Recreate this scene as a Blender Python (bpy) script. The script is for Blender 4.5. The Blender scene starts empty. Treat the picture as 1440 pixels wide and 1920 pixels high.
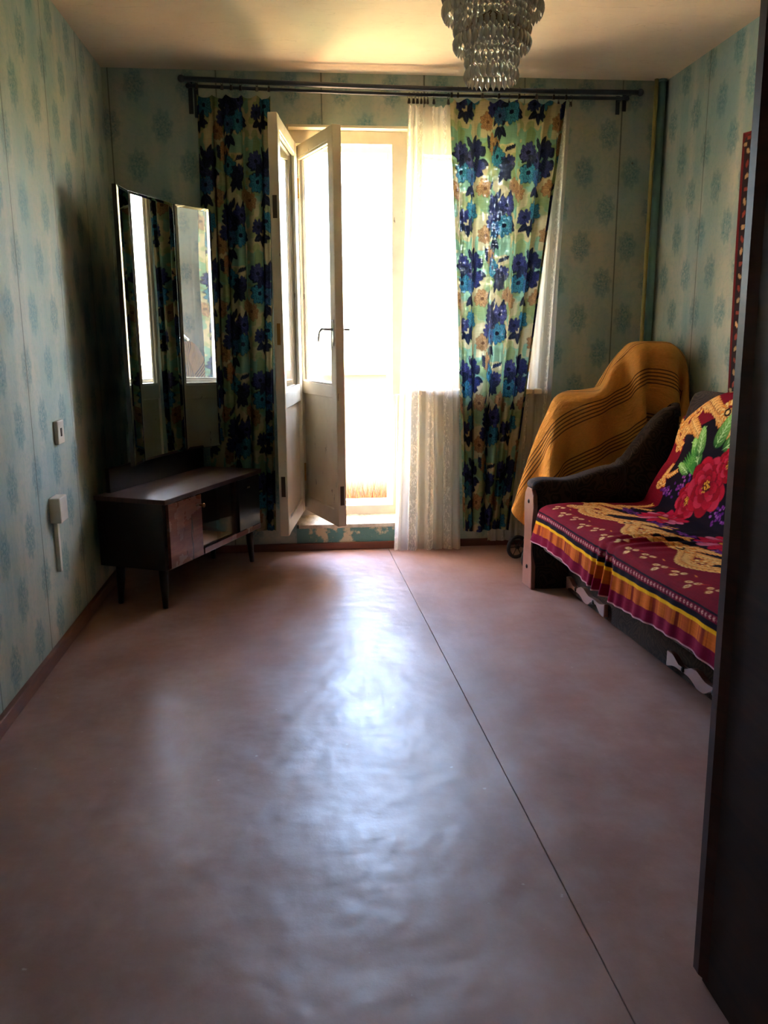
import bpy, bmesh, math, random
import numpy as np
from mathutils import Vector, Matrix

# ------------------------------------------------------------------ camera
scene = bpy.context.scene
COL = scene.collection
PI = math.pi
W, H, WT = 2.9125, 2.5, 0.30          # room width, height, facade thickness
ROOM_Y = -4.85                         # front wall of the room

CAM_F, CAM_X, CAM_Y, CAM_Z = 1559.09, 0.955063, -4.606462, 1.192351
yaw, pitch, roll = 0.0965253, 0.2092328, -0.0050429
fw = Vector((math.sin(yaw) * math.cos(pitch), math.cos(yaw) * math.cos(pitch), -math.sin(pitch)))
rt = Vector((math.cos(yaw), -math.sin(yaw), 0))
up = rt.cross(fw)
r2 = math.cos(roll) * rt + math.sin(roll) * up
u2 = -math.sin(roll) * rt + math.cos(roll) * up
cam_data = bpy.data.cameras.new('camera')
cam = bpy.data.objects.new('camera', cam_data)
COL.objects.link(cam)
cam.matrix_world = Matrix(((r2.x, u2.x, -fw.x, CAM_X), (r2.y, u2.y, -fw.y, CAM_Y), (r2.z, u2.z, -fw.z, CAM_Z), (0, 0, 0, 1)))
cam_data.sensor_fit = 'VERTICAL'
cam_data.sensor_height = 36.0
cam_data.sensor_width = 27.0
cam_data.lens = CAM_F / 1920 * 36.0
cam_data.clip_start = 0.02
scene.camera = cam

# ------------------------------------------------------------------ light, exposure
world = bpy.data.worlds.new('sky')
scene.world = world
world.use_nodes = True
wn = world.node_tree.nodes
wl = world.node_tree.links
wn.clear()
w_out = wn.new('ShaderNodeOutputWorld')
w_bg = wn.new('ShaderNodeBackground')
w_sky = wn.new('ShaderNodeTexSky')
w_sky.sky_type = 'NISHITA'
w_sky.sun_disc = False
w_sky.sun_elevation = math.radians(48)
w_sky.sun_rotation = math.radians(100)
w_sky.air_density = 1.0
w_sky.dust_density = 2.5
w_sky.ozone_density = 1.0
w_bg.inputs['Strength'].default_value = 1.4
wl.new(w_sky.outputs[0], w_bg.inputs[0])
wl.new(w_bg.outputs[0], w_out.inputs[0])

sun_data = bpy.data.lights.new('sun', 'SUN')
sun_data.energy = 34.0
sun_data.color = (1.0, 0.80, 0.62)
sun_data.angle = math.radians(0.6)
sun = bpy.data.objects.new('sun', sun_data)
COL.objects.link(sun)
sun.rotation_euler = Vector((-0.62, -0.12, -0.77)).to_track_quat('-Z', 'Y').to_euler()

scene.view_settings.view_transform = 'Standard'
scene.view_settings.look = 'None'
scene.view_settings.gamma = 1.0
scene.view_settings.use_curve_mapping = False
scene.view_settings.exposure = 3.55
cy = scene.cycles
cy.use_denoising = True
cy.max_bounces = 14
cy.diffuse_bounces = 7
cy.glossy_bounces = 6
cy.transmission_bounces = 8
cy.transparent_max_bounces = 16
cy.caustics_reflective = False
cy.caustics_refractive = False
cy.sample_clamp_indirect = 12.0
cy.blur_glossy = 0.6

# ------------------------------------------------------------------ helpers
def tag(o, label=None, cat=None, group=None, kind=None):
    if label: o['label'] = label
    if cat: o['category'] = cat
    if group: o['group'] = group
    if kind: o['kind'] = kind
    return o

def empty(name, loc=(0, 0, 0), rz=0.0):
    o = bpy.data.objects.new(name, None)
    COL.objects.link(o)
    o.location = loc
    o.rotation_euler = (0, 0, rz)
    return o

class MB:
    """collects shapes into one mesh"""
    def __init__(s):
        s.bm = bmesh.new()
    def box(s, lo, hi, m=None, bevel=0.0, seg=2):
        c = [(a + b) / 2 for a, b in zip(lo, hi)]
        d = [abs(b - a) for a, b in zip(lo, hi)]
        mat = Matrix.Translation(c) @ Matrix.Diagonal((d[0], d[1], d[2], 1))
        if m is not None: mat = m @ mat
        r = bmesh.ops.create_cube(s.bm, size=1.0, matrix=mat)
        if bevel:
            es = list({e for v in r['verts'] for e in v.link_edges})
            bmesh.ops.bevel(s.bm, geom=es, offset=bevel, segments=seg, affect='EDGES', profile=0.5)
        return s
    def lathe(s, prof, n=16, m=None, cap=True):
        m = m or Matrix()
        rings = []
        for r, z in prof:
            rings.append([s.bm.verts.new(m @ Vector((r * math.cos(2 * PI * k / n), r * math.sin(2 * PI * k / n), z))) for k in range(n)])
        for a, b in zip(rings, rings[1:]):
            for k in range(n):
                f = s.bm.faces.new((a[k], a[(k + 1) % n], b[(k + 1) % n], b[k])); f.smooth = True
        if cap:
            s.bm.faces.new(rings[0][::-1]); s.bm.faces.new(rings[-1])
        return s
    def tube(s, pts, r, n=8, closed=False, rads=None):
        pts = [Vector(p) for p in pts]
        rings = []
        N = len(pts)
        prev = None
        for i, p in enumerate(pts):
            a = pts[(i - 1) % N] if (closed or i > 0) else pts[i]
            b = pts[(i + 1) % N] if (closed or i < N - 1) else pts[i]
            d = (b - a).normalized()
            if prev is None:
                ref = Vector((0, 0, 1)) if abs(d.z) < 0.9 else Vector((1, 0, 0))
                x = d.cross(ref).normalized()
            else:
                x = (prev - d * prev.dot(d)).normalized()
            prev = x
            y = d.cross(x)
            rr = rads[i] if rads else r
            rings.append([s.bm.verts.new(p + (x * math.cos(2 * PI * k / n) + y * math.sin(2 * PI * k / n)) * rr) for k in range(n)])
        M = N if closed else N - 1
        for i in range(M):
            a, b = rings[i], rings[(i + 1) % N]
            for k in range(n):
                f = s.bm.faces.new((a[k], a[(k + 1) % n], b[(k + 1) % n], b[k])); f.smooth = True
        if not closed:
            s.bm.faces.new(rings[0][::-1]); s.bm.faces.new(rings[-1])
        return s
    def prism(s, pts2, h0, h1, m=None, bevel=0.0, seg=2):
        """polygon in local xy extruded along local z"""
        m = m or Matrix()
        lo = [s.bm.verts.new(m @ Vector((x, y, h0))) for x, y in pts2]
        hi = [s.bm.verts.new(m @ Vector((x, y, h1))) for x, y in pts2]
        fs = [s.bm.faces.new(lo[::-1]), s.bm.faces.new(hi)]
        n = len(pts2)
        for k in range(n):
            fs.append(s.bm.faces.new((lo[k], lo[(k + 1) % n], hi[(k + 1) % n], hi[k])))
        if bevel:
            es = list(set(fs[0].edges) | set(fs[1].edges))
            bmesh.ops.bevel(s.bm, geom=es, offset=bevel, segments=seg, affect='EDGES', profile=0.5)
        return s
    def ball(s, c, r, m=None, sub=2):
        mat = Matrix.Translation(c) @ Matrix.Diagonal((r[0], r[1], r[2], 1))
        if m is not None: mat = m @ mat
        res = bmesh.ops.create_icosphere(s.bm, subdivisions=sub, radius=1.0, matrix=mat)
        for v in res['verts']:
            for f in v.link_faces: f.smooth = True
        return s
    def build(s, name, mat, parent=None, smooth=False):
        bmesh.ops.recalc_face_normals(s.bm, faces=s.bm.faces)
        me = bpy.data.meshes.new(name)
        s.bm.to_mesh(me); s.bm.free()
        if smooth:
            for p in me.polygons: p.use_smooth = True
        me.materials.append(mat)
        o = bpy.data.objects.new(name, me)
        COL.objects.link(o)
        if parent is not None: o.parent = parent
        return o

def rounded_slab(prof, y0, y1, r, m, n=90, k=5):
    """closed profile (x, z) spline-smoothed, extruded along local y with padded round edges"""
    P = np.array(prof, float); N = len(P); out = []
    for i in range(N):
        a, b, c, d = P[i - 1], P[i], P[(i + 1) % N], P[(i + 2) % N]
        for t in np.linspace(0, 1, 12, endpoint=False):
            cr = .5 * ((2 * b) + (-a + c) * t + (2 * a - 5 * b + 4 * c - d) * t * t + (-a + 3 * b - 3 * c + d) * t**3)
            out.append(.7 * cr + .3 * (b + (c - b) * t))
    out = np.array(out)
    dl = np.r_[0, np.cumsum(np.hypot(*np.diff(np.vstack([out, out[:1]]), axis=0).T))]
    q = np.linspace(0, dl[-1], n, endpoint=False)
    cl = np.vstack([out, out[:1]])
    Q = np.stack([np.interp(q, dl, cl[:, 0]), np.interp(q, dl, cl[:, 1])], 1)
    tg = np.roll(Q, -2, 0) - np.roll(Q, 2, 0)
    nr = np.stack([-tg[:, 1], tg[:, 0]], 1); nr /= np.linalg.norm(nr, axis=1, keepdims=True) + 1e-9
    area = np.sum(Q[:, 0] * np.roll(Q[:, 1], -1) - np.roll(Q[:, 0], -1) * Q[:, 1])
    if area < 0: nr = -nr                      # points inwards
    mb = MB(); rings = []
    sl = [(y0 + r * (1 - math.cos(t)), r * (1 - math.sin(t))) for t in np.linspace(0, PI / 2, k)]
    sl += [(y1 - (y - y0), i) for y, i in sl[::-1]]
    for y, ins in sl:
        rings.append([mb.bm.verts.new(m @ Vector((p[0] + nn[0] * ins, y, p[1] + nn[1] * ins))) for p, nn in zip(Q, nr)])
    for a, b in zip(rings, rings[1:]):
        for i in range(n): mb.bm.faces.new((a[i], a[(i + 1) % n], b[(i + 1) % n], b[i]))
    mb.bm.faces.new(rings[0][::-1]); mb.bm.faces.new(rings[-1])
    return mb

def copy_tree(o, parent=None):
    c = o.copy(); COL.objects.link(c)
    if parent is not None: c.parent = parent
    for ch in o.children: copy_tree(ch, c)
    return c

def grid_mesh(name, P, mat, parent=None, colors=None, uv=None, smooth=True):
    """P: (n, m, 3) array of points"""
    n, m = P.shape[:2]
    idx = np.arange(n * m).reshape(n, m)
    q = np.stack([idx[:-1, :-1], idx[1:, :-1], idx[1:, 1:], idx[:-1, 1:]], -1).reshape(-1, 4)
    me = bpy.data.meshes.new(name)
    me.vertices.add(n * m)
    me.vertices.foreach_set('co', P.reshape(-1).astype(np.float32))
    me.loops.add(q.size)
    me.loops.foreach_set('vertex_index', q.reshape(-1).astype(np.int32))
    me.polygons.add(len(q))
    me.polygons.foreach_set('loop_start', (np.arange(len(q)) * 4).astype(np.int32))
    me.polygons.foreach_set('use_smooth', np.full(len(q), smooth))
    me.update(calc_edges=True)
    if colors is not None:
        ca = me.color_attributes.new('pattern', 'FLOAT_COLOR', 'POINT')
        rgba = np.ones((n * m, 4), np.float32)
        rgba[:, :3] = colors.reshape(-1, 3)
        ca.data.foreach_set('color', rgba.reshape(-1))
    if uv is not None:
        ul = me.uv_layers.new(name='cloth')
        ul.data.foreach_set('uv', uv.reshape(-1, 2)[q.reshape(-1)].reshape(-1).astype(np.float32))
    me.validate()
    me.materials.append(mat)
    o = bpy.data.objects.new(name, me)
    COL.objects.link(o)
    if parent is not None: o.parent = parent
    return o

def srgb(r, g, b):
    f = lambda c: (c / 255 / 12.92) if c / 255 <= 0.04045 else ((c / 255 + 0.055) / 1.055) ** 2.4
    return (f(r), f(g), f(b))

# ------------------------------------------------------------------ materials
class NT:
    def __init__(s, name):
        s.mat = bpy.data.materials.new(name)
        s.mat.use_nodes = True
        s.t = s.mat.node_tree
        s.t.nodes.clear()
        s.out = s.t.nodes.new('ShaderNodeOutputMaterial')
    def n(s, kind, **kw):
        nd = s.t.nodes.new(kind)
        for k, v in kw.items(): setattr(nd, k, v)
        return nd
    def put(s, sock, v):
        if isinstance(v, bpy.types.NodeSocket): s.t.links.new(v, sock)
        elif isinstance(v, (tuple, list)) and len(v) == 3 and sock.type == 'RGBA': sock.default_value = (*v, 1)
        else: sock.default_value = v
    def math(s, op, a, b=0.0, c=None, clamp=False):
        nd = s.n('ShaderNodeMath', operation=op, use_clamp=clamp)
        s.put(nd.inputs[0], a); s.put(nd.inputs[1], b)
        if c is not None: s.put(nd.inputs[2], c)
        return nd.outputs[0]
    def mix(s, f, a, b, blend='MIX'):
        nd = s.n('ShaderNodeMix', data_type='RGBA', blend_type=blend)
        s.put(nd.inputs[0], f); s.put(nd.inputs[6], a); s.put(nd.inputs[7], b)
        return nd.outputs[2]
    def obj(s):
        return s.n('ShaderNodeTexCoord').outputs['Object']
    def map(s, vec, scale=(1, 1, 1), loc=(0, 0, 0), rot=(0, 0, 0)):
        nd = s.n('ShaderNodeMapping')
        s.put(nd.inputs[0], vec)
        nd.inputs['Location'].default_value = loc
        nd.inputs['Rotation'].default_value = rot
        nd.inputs['Scale'].default_value = scale
        return nd.outputs[0]
    def noise(s, vec, scale, detail=4, rough=0.55, dist=0.0, out=0):
        nd = s.n('ShaderNodeTexNoise')
        s.put(nd.inputs['Vector'], vec)
        nd.inputs['Scale'].default_value = scale
        nd.inputs['Detail'].default_value = detail
        nd.inputs['Roughness'].default_value = rough
        nd.inputs['Distortion'].default_value = dist
        return nd.outputs[out]
    def ramp(s, f, lo, hi):
        nd = s.n('ShaderNodeMapRange', clamp=True)
        s.put(nd.inputs[0], f)
        nd.inputs[1].default_value = lo; nd.inputs[2].default_value = hi
        return nd.outputs[0]
    def bump(s, h, strength=0.3, dist=0.01):
        nd = s.n('ShaderNodeBump')
        nd.inputs['Strength'].default_value = strength
        nd.inputs['Distance'].default_value = dist
        s.put(nd.inputs['Height'], h)
        return nd.outputs[0]
    def bsdf(s, color, rough=0.5, metal=0.0, spec=0.5, normal=None, link=True, **kw):
        nd = s.n('ShaderNodeBsdfPrincipled')
        s.put(nd.inputs['Base Color'], color)
        s.put(nd.inputs['Roughness'], rough)
        s.put(nd.inputs['Metallic'], metal)
        s.put(nd.inputs['Specular IOR Level'], spec)
        if normal is not None: s.put(nd.inputs['Normal'], normal)
        for k, v in kw.items(): s.put(nd.inputs[k.replace('_', ' ')], v)
        if link: s.t.links.new(nd.outputs[0], s.out.inputs[0])
        return nd.outputs[0]

def m_plain(name, col, rough=0.5, metal=0.0, spec=0.5, var=0.12, scale=8.0, bump=0.0, stretch=(1, 1, 1)):
    t = NT(name)
    v = t.map(t.obj(), scale=stretch)
    nz = t.noise(v, scale, 5)
    dark = tuple(c * (1 - var * 1.6) for c in col); lite = tuple(min(1, c * (1 + var)) for c in col)
    c = t.mix(t.ramp(nz, 0.3, 0.7), dark, lite)
    nrm = t.bump(t.noise(v, scale * 6, 3), bump, 0.004) if bump else None
    t.bsdf(c, rough, metal, spec, nrm)
    return t.mat

def m_wallpaper(name, axis, u0, z0):
    """pale aqua paper with staggered teal medallions; axis is the horizontal axis of the wall"""
    t = NT(name)
    co = t.obj()
    sx = t.n('ShaderNodeSeparateXYZ'); t.put(sx.inputs[0], co)
    u = sx.outputs[axis]; z = sx.outputs[2]
    SP, PER = 0.1295, 0.3815
    uu = t.math('DIVIDE', t.math('SUBTRACT', u, u0), SP)
    i = t.math('ROUND', uu)
    du = t.math('MULTIPLY', t.math('SUBTRACT', uu, i), SP)
    par = t.math('MODULO', t.math('ABSOLUTE', i), 2.0)
    zz = t.math('DIVIDE', t.math('SUBTRACT', t.math('SUBTRACT', z, z0), t.math('MULTIPLY', par, PER / 2)), PER)
    dz = t.math('MULTIPLY', t.math('SUBTRACT', zz, t.math('ROUND', zz)), PER)
    a = t.math('DIVIDE', du, 0.056); b = t.math('DIVIDE', dz, 0.086)
    d = t.math('SQRT', t.math('ADD', t.math('MULTIPLY', a, a), t.math('MULTIPLY', b, b)))
    ang = t.math('ARCTAN2', a, b)
    pet = t.math('MULTIPLY', t.math('SINE', t.math('MULTIPLY', ang, 8.0)), 0.10)
    fine = t.noise(co, 85, 3, 0.6)
    dd = t.math('ADD', t.math('ADD', d, pet), t.math('MULTIPLY', t.math('SUBTRACT', fine, 0.5), 0.9))
    mask = t.ramp(dd, 1.02, 0.72)
    rings = t.math('MULTIPLY_ADD', t.math('SINE', t.math('MULTIPLY', t.math('ADD', d, pet), 17.0)), 0.14, 0.80)
    mask = t.math('MULTIPLY', mask, t.math('MULTIPLY', rings, t.ramp(fine, 0.25, 0.62)))
    streakv = t.map(co, scale=(1, 1, 0.10))
    streak = t.noise(streakv, 9, 3, 0.5)
    blot = t.noise(co, 2.2, 4, 0.55)
    base = t.mix(t.ramp(blot, 0.35, 0.68), srgb(138, 166, 162), srgb(180, 182, 162))
    base = t.mix(t.math('MULTIPLY', t.ramp(streak, 0.45, 0.72), 0.55), base, srgb(200, 194, 174))
    lacev = t.noise(co, 30, 2, 0.5, 1.5)
    base = t.mix(t.math('MULTIPLY', t.ramp(lacev, 0.5, 0.6), 0.18), base, srgb(112, 150, 146))
    col = t.mix(t.math('MULTIPLY', mask, 0.92), base, srgb(70, 124, 130))
    # paper seams every 0.53 m
    sv = t.math('DIVIDE', t.math('ADD', u, 0.50), 0.53)
    sd = t.math('MULTIPLY', t.math('ABSOLUTE', t.math('SUBTRACT', sv, t.math('ROUND', sv))), 0.53)
    wob = t.math('MULTIPLY_ADD', t.noise(t.map(co, scale=(.2, .2, 1)), 5, 3), 0.006, -0.001)
    seam = t.ramp(t.math('SUBTRACT', sd, wob), 0.003, -0.001)
    soil = t.math('MULTIPLY', t.ramp(sd, 0.06, 0.0), t.ramp(t.noise(t.map(co, scale=(1, 1, .25)), 6, 3), 0.42, 0.75))
    col = t.mix(t.math('MULTIPLY', soil, 0.35), col, srgb(150, 124, 80))
    col = t.mix(t.math('MULTIPLY', seam, 0.75), col, srgb(66, 74, 66))
    spot = t.ramp(t.noise(co, 14, 2, 0.4), 0.775, 0.80)
    col = t.mix(t.math('MULTIPLY', spot, 0.8), col, srgb(60, 60, 50))
    bh = t.math('ADD', t.math('MULTIPLY', t.noise(streakv, 60, 2), 0.4), t.math('ADD', t.math('MULTIPLY', fine, 0.4), t.math('MULTIPLY', seam, -1.5)))
    t.bsdf(col, 0.62, spec=0.35, normal=t.bump(bh, 0.35, 0.004))
    return t.mat

def m_floor():
    t = NT('painted_linoleum')
    co = t.obj()
    big = t.noise(co, 1.6, 5, 0.6)
    mid = t.noise(t.map(co, scale=(1, 0.7, 1)), 7, 5, 0.65)
    fine = t.noise(co, 60, 3, 0.6)
    c = t.mix(t.ramp(big, 0.3, 0.7), srgb(132, 94, 82), srgb(154, 117, 105))
    c = t.mix(t.math('MULTIPLY', t.ramp(mid, 0.42, 0.7), 0.45), c, srgb(172, 142, 132))
    speck = t.ramp(t.noise(co, 42, 2, 0.3), 0.78, 0.82)
    c = t.mix(t.math('MULTIPLY', speck, 0.5), c, srgb(196, 180, 165))
    scr = t.noise(t.map(co, scale=(9, 1.2, 1), rot=(0, 0, 0.5)), 6, 4, 0.6)
    r = t.math('ADD', t.math('MULTIPLY_ADD', mid, 0.26, 0.22), t.math('MULTIPLY', scr, 0.12))
    h = t.math('ADD', t.math('MULTIPLY', t.noise(co, 3.0, 3), 1.0), t.math('MULTIPLY', fine, 0.03))
    t.bsdf(c, r, spec=0.48, normal=t.bump(h, 0.30, 0.05))
    return t.mat

def m_ceiling():
    t = NT('whitewash')
    co = t.obj()
    b = t.noise(co, 1.8, 5, 0.6)
    c = t.mix(t.ramp(b, 0.3, 0.7), srgb(196, 180, 158), srgb(214, 200, 178))
    crack = t.noise(t.map(co, scale=(0.5, 3, 1)), 3.2, 4, 0.55, 0.6)
    cd = t.ramp(t.math('ABSOLUTE', t.math('SUBTRACT', crack, 0.5)), 0.004, 0.0)
    c = t.mix(t.math('MULTIPLY', cd, 0.25), c, srgb(120, 104, 88))
    t.bsdf(c, 0.85, spec=0.2, normal=t.bump(t.noise(co, 1.6, 3), 0.25, 0.05))
    return t.mat

def m_white_paint():
    t = NT('old_cream_paint')
    co = t.obj()
    b = t.noise(co, 5, 4, 0.6)
    c = t.mix(t.ramp(b, 0.3, 0.7), srgb(214, 202, 178), srgb(232, 224, 204))
    ch = t.ramp(t.noise(t.map(co, scale=(1, 1, .35)), 26, 4, 0.65), 0.685, 0.71)
    c = t.mix(t.math('MULTIPLY', ch, 0.8), c, srgb(112, 92, 74))
    t.bsdf(c, 0.38, spec=0.5, normal=t.bump(t.math('SUBTRACT', b, ch), 0.15, 0.004))
    return t.mat

def m_glass():
    t = NT('window_glass')
    tr = t.n('ShaderNodeBsdfTransparent'); tr.inputs[0].default_value = (0.95, 0.945, 0.94, 1)
    gl = t.n('ShaderNodeBsdfGlossy'); gl.inputs['Roughness'].default_value = 0.03
    ge = t.n('ShaderNodeNewGeometry')
    dp = t.n('ShaderNodeVectorMath', operation='DOT_PRODUCT')
    t.t.links.new(ge.outputs['Incoming'], dp.inputs[0]); t.t.links.new(ge.outputs['Normal'], dp.inputs[1])
    fres = t.math('MULTIPLY_ADD', t.math('POWER', t.math('SUBTRACT', 1.0, t.math('ABSOLUTE', dp.outputs['Value']), clamp=True), 5.0), 0.95, 0.03)
    dust = t.n('ShaderNodeBsdfTranslucent'); dust.inputs[0].default_value = (0.85, 0.83, 0.78, 1)
    m0 = t.n('ShaderNodeMixShader')
    m = t.n('ShaderNodeMixShader')
    t.put(m0.inputs[0], t.math('MULTIPLY', t.ramp(t.noise(t.obj(), 3, 4), 0.35, 0.8), 0.05))
    t.t.links.new(tr.outputs[0], m0.inputs[1]); t.t.links.new(dust.outputs[0], m0.inputs[2])
    t.put(m.inputs[0], fres)
    t.t.links.new(m0.outputs[0], m.inputs[1]); t.t.links.new(gl.outputs[0], m.inputs[2])
    t.t.links.new(m.outputs[0], t.out.inputs[0])
    return t.mat

def m_wood(name, a, b, rough=0.3, scale=3.0, stretch=(1, 1, 12), chips=0.0, spec=0.5):
    t = NT(name)
    co = t.obj()
    v = t.map(co, scale=stretch)
    g = t.noise(v, scale, 6, 0.65, 1.2)
    c = t.mix(t.ramp(g, 0.3, 0.72), a, b)
    nrm = t.bump(g, 0.06, 0.003)
    if chips:
        ch = t.ramp(t.noise(t.map(co, scale=(14, 14, 1.6)), 3.0, 3, 0.5), 0.66, 0.68)
        c = t.mix(t.math('MULTIPLY', ch, chips), c, (0.004, 0.003, 0.003))
        nrm = t.bump(t.math('SUBTRACT', g, t.math('MULTIPLY', ch, 3)), 0.12, 0.004)
    t.bsdf(c, t.math('MULTIPLY_ADD', t.noise(co, 6, 4), 0.15, rough - 0.07), spec=spec, normal=nrm)
    return t.mat

def m_cloth(name, translucency=0.35, rough=0.8, weave=420.0, open_weave=0.0, sheen=0.0):
    """printed cloth: colour from the painted pattern attribute"""
    t = NT(name)
    at = t.n('ShaderNodeAttribute', attribute_name='pattern')
    uv = t.n('ShaderNodeUVMap', uv_map='cloth').outputs[0]
    sx = t.n('ShaderNodeSeparateXYZ'); t.put(sx.inputs[0], uv)
    slub = t.noise(t.map(uv, scale=(18, 160, 1)), 1.0, 2, 0.5)
    slub2 = t.noise(t.map(uv, scale=(160, 18, 1)), 1.0, 2, 0.5)
    wv = t.math('MULTIPLY', slub, slub2)
    c = t.mix(0.22, at.outputs[0], t.ramp(wv, 0.1, 0.42), 'MULTIPLY')
    kw = dict(Sheen_Weight=sheen) if sheen else {}
    b = t.bsdf(c, rough, spec=0.06, normal=t.bump(wv, 0.25, 0.002), link=False, **kw)
    res = b
    if translucency:
        tl = t.n('ShaderNodeBsdfTranslucent'); t.put(tl.inputs[0], c)
        m = t.n('ShaderNodeMixShader')
        t.put(m.inputs[0], t.math('MULTIPLY_ADD', t.ramp(wv, 0.18, 0.36), translucency * 0.7, translucency * 0.6))
        t.t.links.new(b, m.inputs[1]); t.t.links.new(tl.outputs[0], m.inputs[2])
        res = m.outputs[0]
    if open_weave:
        tp = t.n('ShaderNodeBsdfTransparent')
        m = t.n('ShaderNodeMixShader')
        t.put(m.inputs[0], t.math('MULTIPLY', t.ramp(wv, 0.30, 0.42), open_weave))
        t.t.links.new(res, m.inputs[1]); t.t.links.new(tp.outputs[0], m.inputs[2])
        res = m.outputs[0]
    t.t.links.new(res, t.out.inputs[0])
    return t.mat

def m_sheer():
    t = NT('lace_net')
    uv = t.n('ShaderNodeUVMap', uv_map='cloth').outputs[0]
    sx = t.n('ShaderNodeSeparateXYZ'); t.put(sx.inputs[0], uv)
    # embroidered sprigs in vertical bands
    band = t.math('MULTIPLY', sx.outputs[0], 1 / 0.30)
    bd = t.math('ABSOLUTE', t.math('SUBTRACT', band, t.math('ROUND', band)))
    inb = t.ramp(bd, 0.14, 0.10)
    lace = t.noise(t.map(uv, scale=(40, 26, 1)), 1.0, 3, 0.6, 2.0)
    lm = t.math('MULTIPLY', inb, t.ramp(lace, 0.52, 0.58))
    tl = t.n('ShaderNodeBsdfTranslucent'); tl.inputs[0].default_value = (0.86, 0.80, 0.70, 1)
    df = t.n('ShaderNodeBsdfDiffuse'); df.inputs[0].default_value = (0.86, 0.80, 0.72, 1)
    tp = t.n('ShaderNodeBsdfTransparent')
    m1 = t.n('ShaderNodeMixShader'); m1.inputs[0].default_value = 0.5
    t.t.links.new(df.outputs[0], m1.inputs[1]); t.t.links.new(tl.outputs[0], m1.inputs[2])
    m2 = t.n('ShaderNodeMixShader')
    t.put(m2.inputs[0], t.math('MULTIPLY_ADD', lm, -0.28, 0.46))
    t.t.links.new(m1.outputs[0], m2.inputs[1]); t.t.links.new(tp.outputs[0], m2.inputs[2])
    t.t.links.new(m2.outputs[0], t.out.inputs[0])
    return t.mat

def m_stripe_cloth():
    t = NT('striped_cotton_cover')
    uv = t.n('ShaderNodeUVMap', uv_map='cloth').outputs[0]
    sx = t.n('ShaderNodeSeparateXYZ'); t.put(sx.inputs[0], uv)
    v = t.math('ADD', sx.outputs[1], t.math('MULTIPLY', t.noise(uv, 3.0, 2), 0.015))
    bv = t.math('DIVIDE', t.math('ADD', v, 0.055), 0.21)
    bd = t.math('MULTIPLY', t.math('SUBTRACT', bv, t.math('ROUND', bv)), 0.21)
    inb = t.ramp(t.math('ABSOLUTE', bd), 0.044, 0.040)
    ln = t.ramp(t.math('SINE', t.math('MULTIPLY', bd, 2 * PI / 0.0165)), 0.15, 0.55)
    c = t.mix(t.math('MULTIPLY', t.math('MULTIPLY', inb, ln), 0.85), srgb(224, 158, 78), srgb(78, 46, 28))
    c = t.mix(0.25, c, t.ramp(t.noise(t.map(uv, scale=(60, 300, 1)), 1, 2), 0.2, 0.7), 'MULTIPLY')
    b = t.bsdf(c, 0.85, spec=0.15, normal=t.bump(t.math('ADD', t.noise(t.map(uv, scale=(5, 16, 1), rot=(0, 0, .5)), 1.0, 5, .6, .8), t.math('MULTIPLY', t.noise(uv, 26, 4), .25)), 0.55, 0.035), link=False)
    tl = t.n('ShaderNodeBsdfTranslucent'); t.put(tl.inputs[0], c)
    m = t.n('ShaderNodeMixShader'); m.inputs[0].default_value = 0.12
    t.t.links.new(b, m.inputs[1]); t.t.links.new(tl.outputs[0], m.inputs[2])
    t.t.links.new(m.outputs[0], t.out.inputs[0])
    return t.mat

def m_crystal():
    t = NT('crystal_glass')
    t.bsdf(t.mix(t.noise(t.obj(), 30, 2), (0.95, 0.88, 0.76), (0.99, 0.95, 0.88)), 0.07, spec=0.7, Transmission_Weight=0.38, IOR=1.5)
    return t.mat

def m_mirror():
    t = NT('old_mirror')
    n = t.noise(t.obj(), 5, 4)
    t.bsdf(t.mix(t.ramp(n, 0.3, 0.7), (0.80, 0.84, 0.80), (0.88, 0.90, 0.86)), 0.015, 1.0)
    return t.mat

def m_chenille():
    t = NT('brown_chenille')
    co = t.obj()
    w = t.n('ShaderNodeTexWave', wave_type='RINGS')
    t.put(w.inputs['Vector'], t.noise(co, 5, 2, out=1)); w.inputs['Scale'].default_value = 9; w.inputs['Distortion'].default_value = 4
    c = t.mix(t.ramp(w.outputs[1], 0.35, 0.7), srgb(38, 27, 21), srgb(58, 43, 34))
    t.bsdf(c, 0.85, spec=0.12, normal=t.bump(t.noise(co, 220, 2), 0.5, 0.003), Sheen_Weight=0.06)
    return t.mat

def m_ticking():
    t = NT('grey_swirl_upholstery')
    co = t.obj()
    w = t.n('ShaderNodeTexWave', wave_type='RINGS')
    t.put(w.inputs['Vector'], t.noise(co, 4, 2, out=1)); w.inputs['Scale'].default_value = 12; w.inputs['Distortion'].default_value = 3
    t.bsdf(t.mix(w.outputs[1], srgb(66, 57, 52), srgb(120, 108, 98)), 0.75, spec=0.3)
    return t.mat

M = {}
M['wall_back'] = m_wallpaper('wallpaper_back', 0, 2.485, 2.042)
M['wall_right'] = m_wallpaper('wallpaper_right', 1, -0.3800, 1.867)
M['wall_left'] = m_wallpaper('wallpaper_left', 1, -1.685, 0.895)
M['floor'] = m_floor()
M['ceil'] = m_ceiling()
M['white'] = m_white_paint()
M['glass'] = m_glass()
M['reveal'] = m_plain('reveal_paint', srgb(222, 206, 176), 0.6, var=0.08, scale=6, bump=0.2)
M['base'] = m_wood('baseboard_brown', srgb(92, 50, 34), srgb(122, 70, 48), 0.4, 3, (1, 1, 8))
M['seam'] = m_plain('seam_dirt', srgb(112, 100, 84), 0.8, var=0.5, scale=14)
M['concrete'] = m_plain('balcony_concrete', srgb(196, 166, 132), 0.9, var=0.1, scale=4, bump=0.3)
M['parapet'] = m_plain('balcony_whitewash', srgb(78, 73, 66), 0.9, var=0.06, scale=4, bump=0.3)
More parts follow.
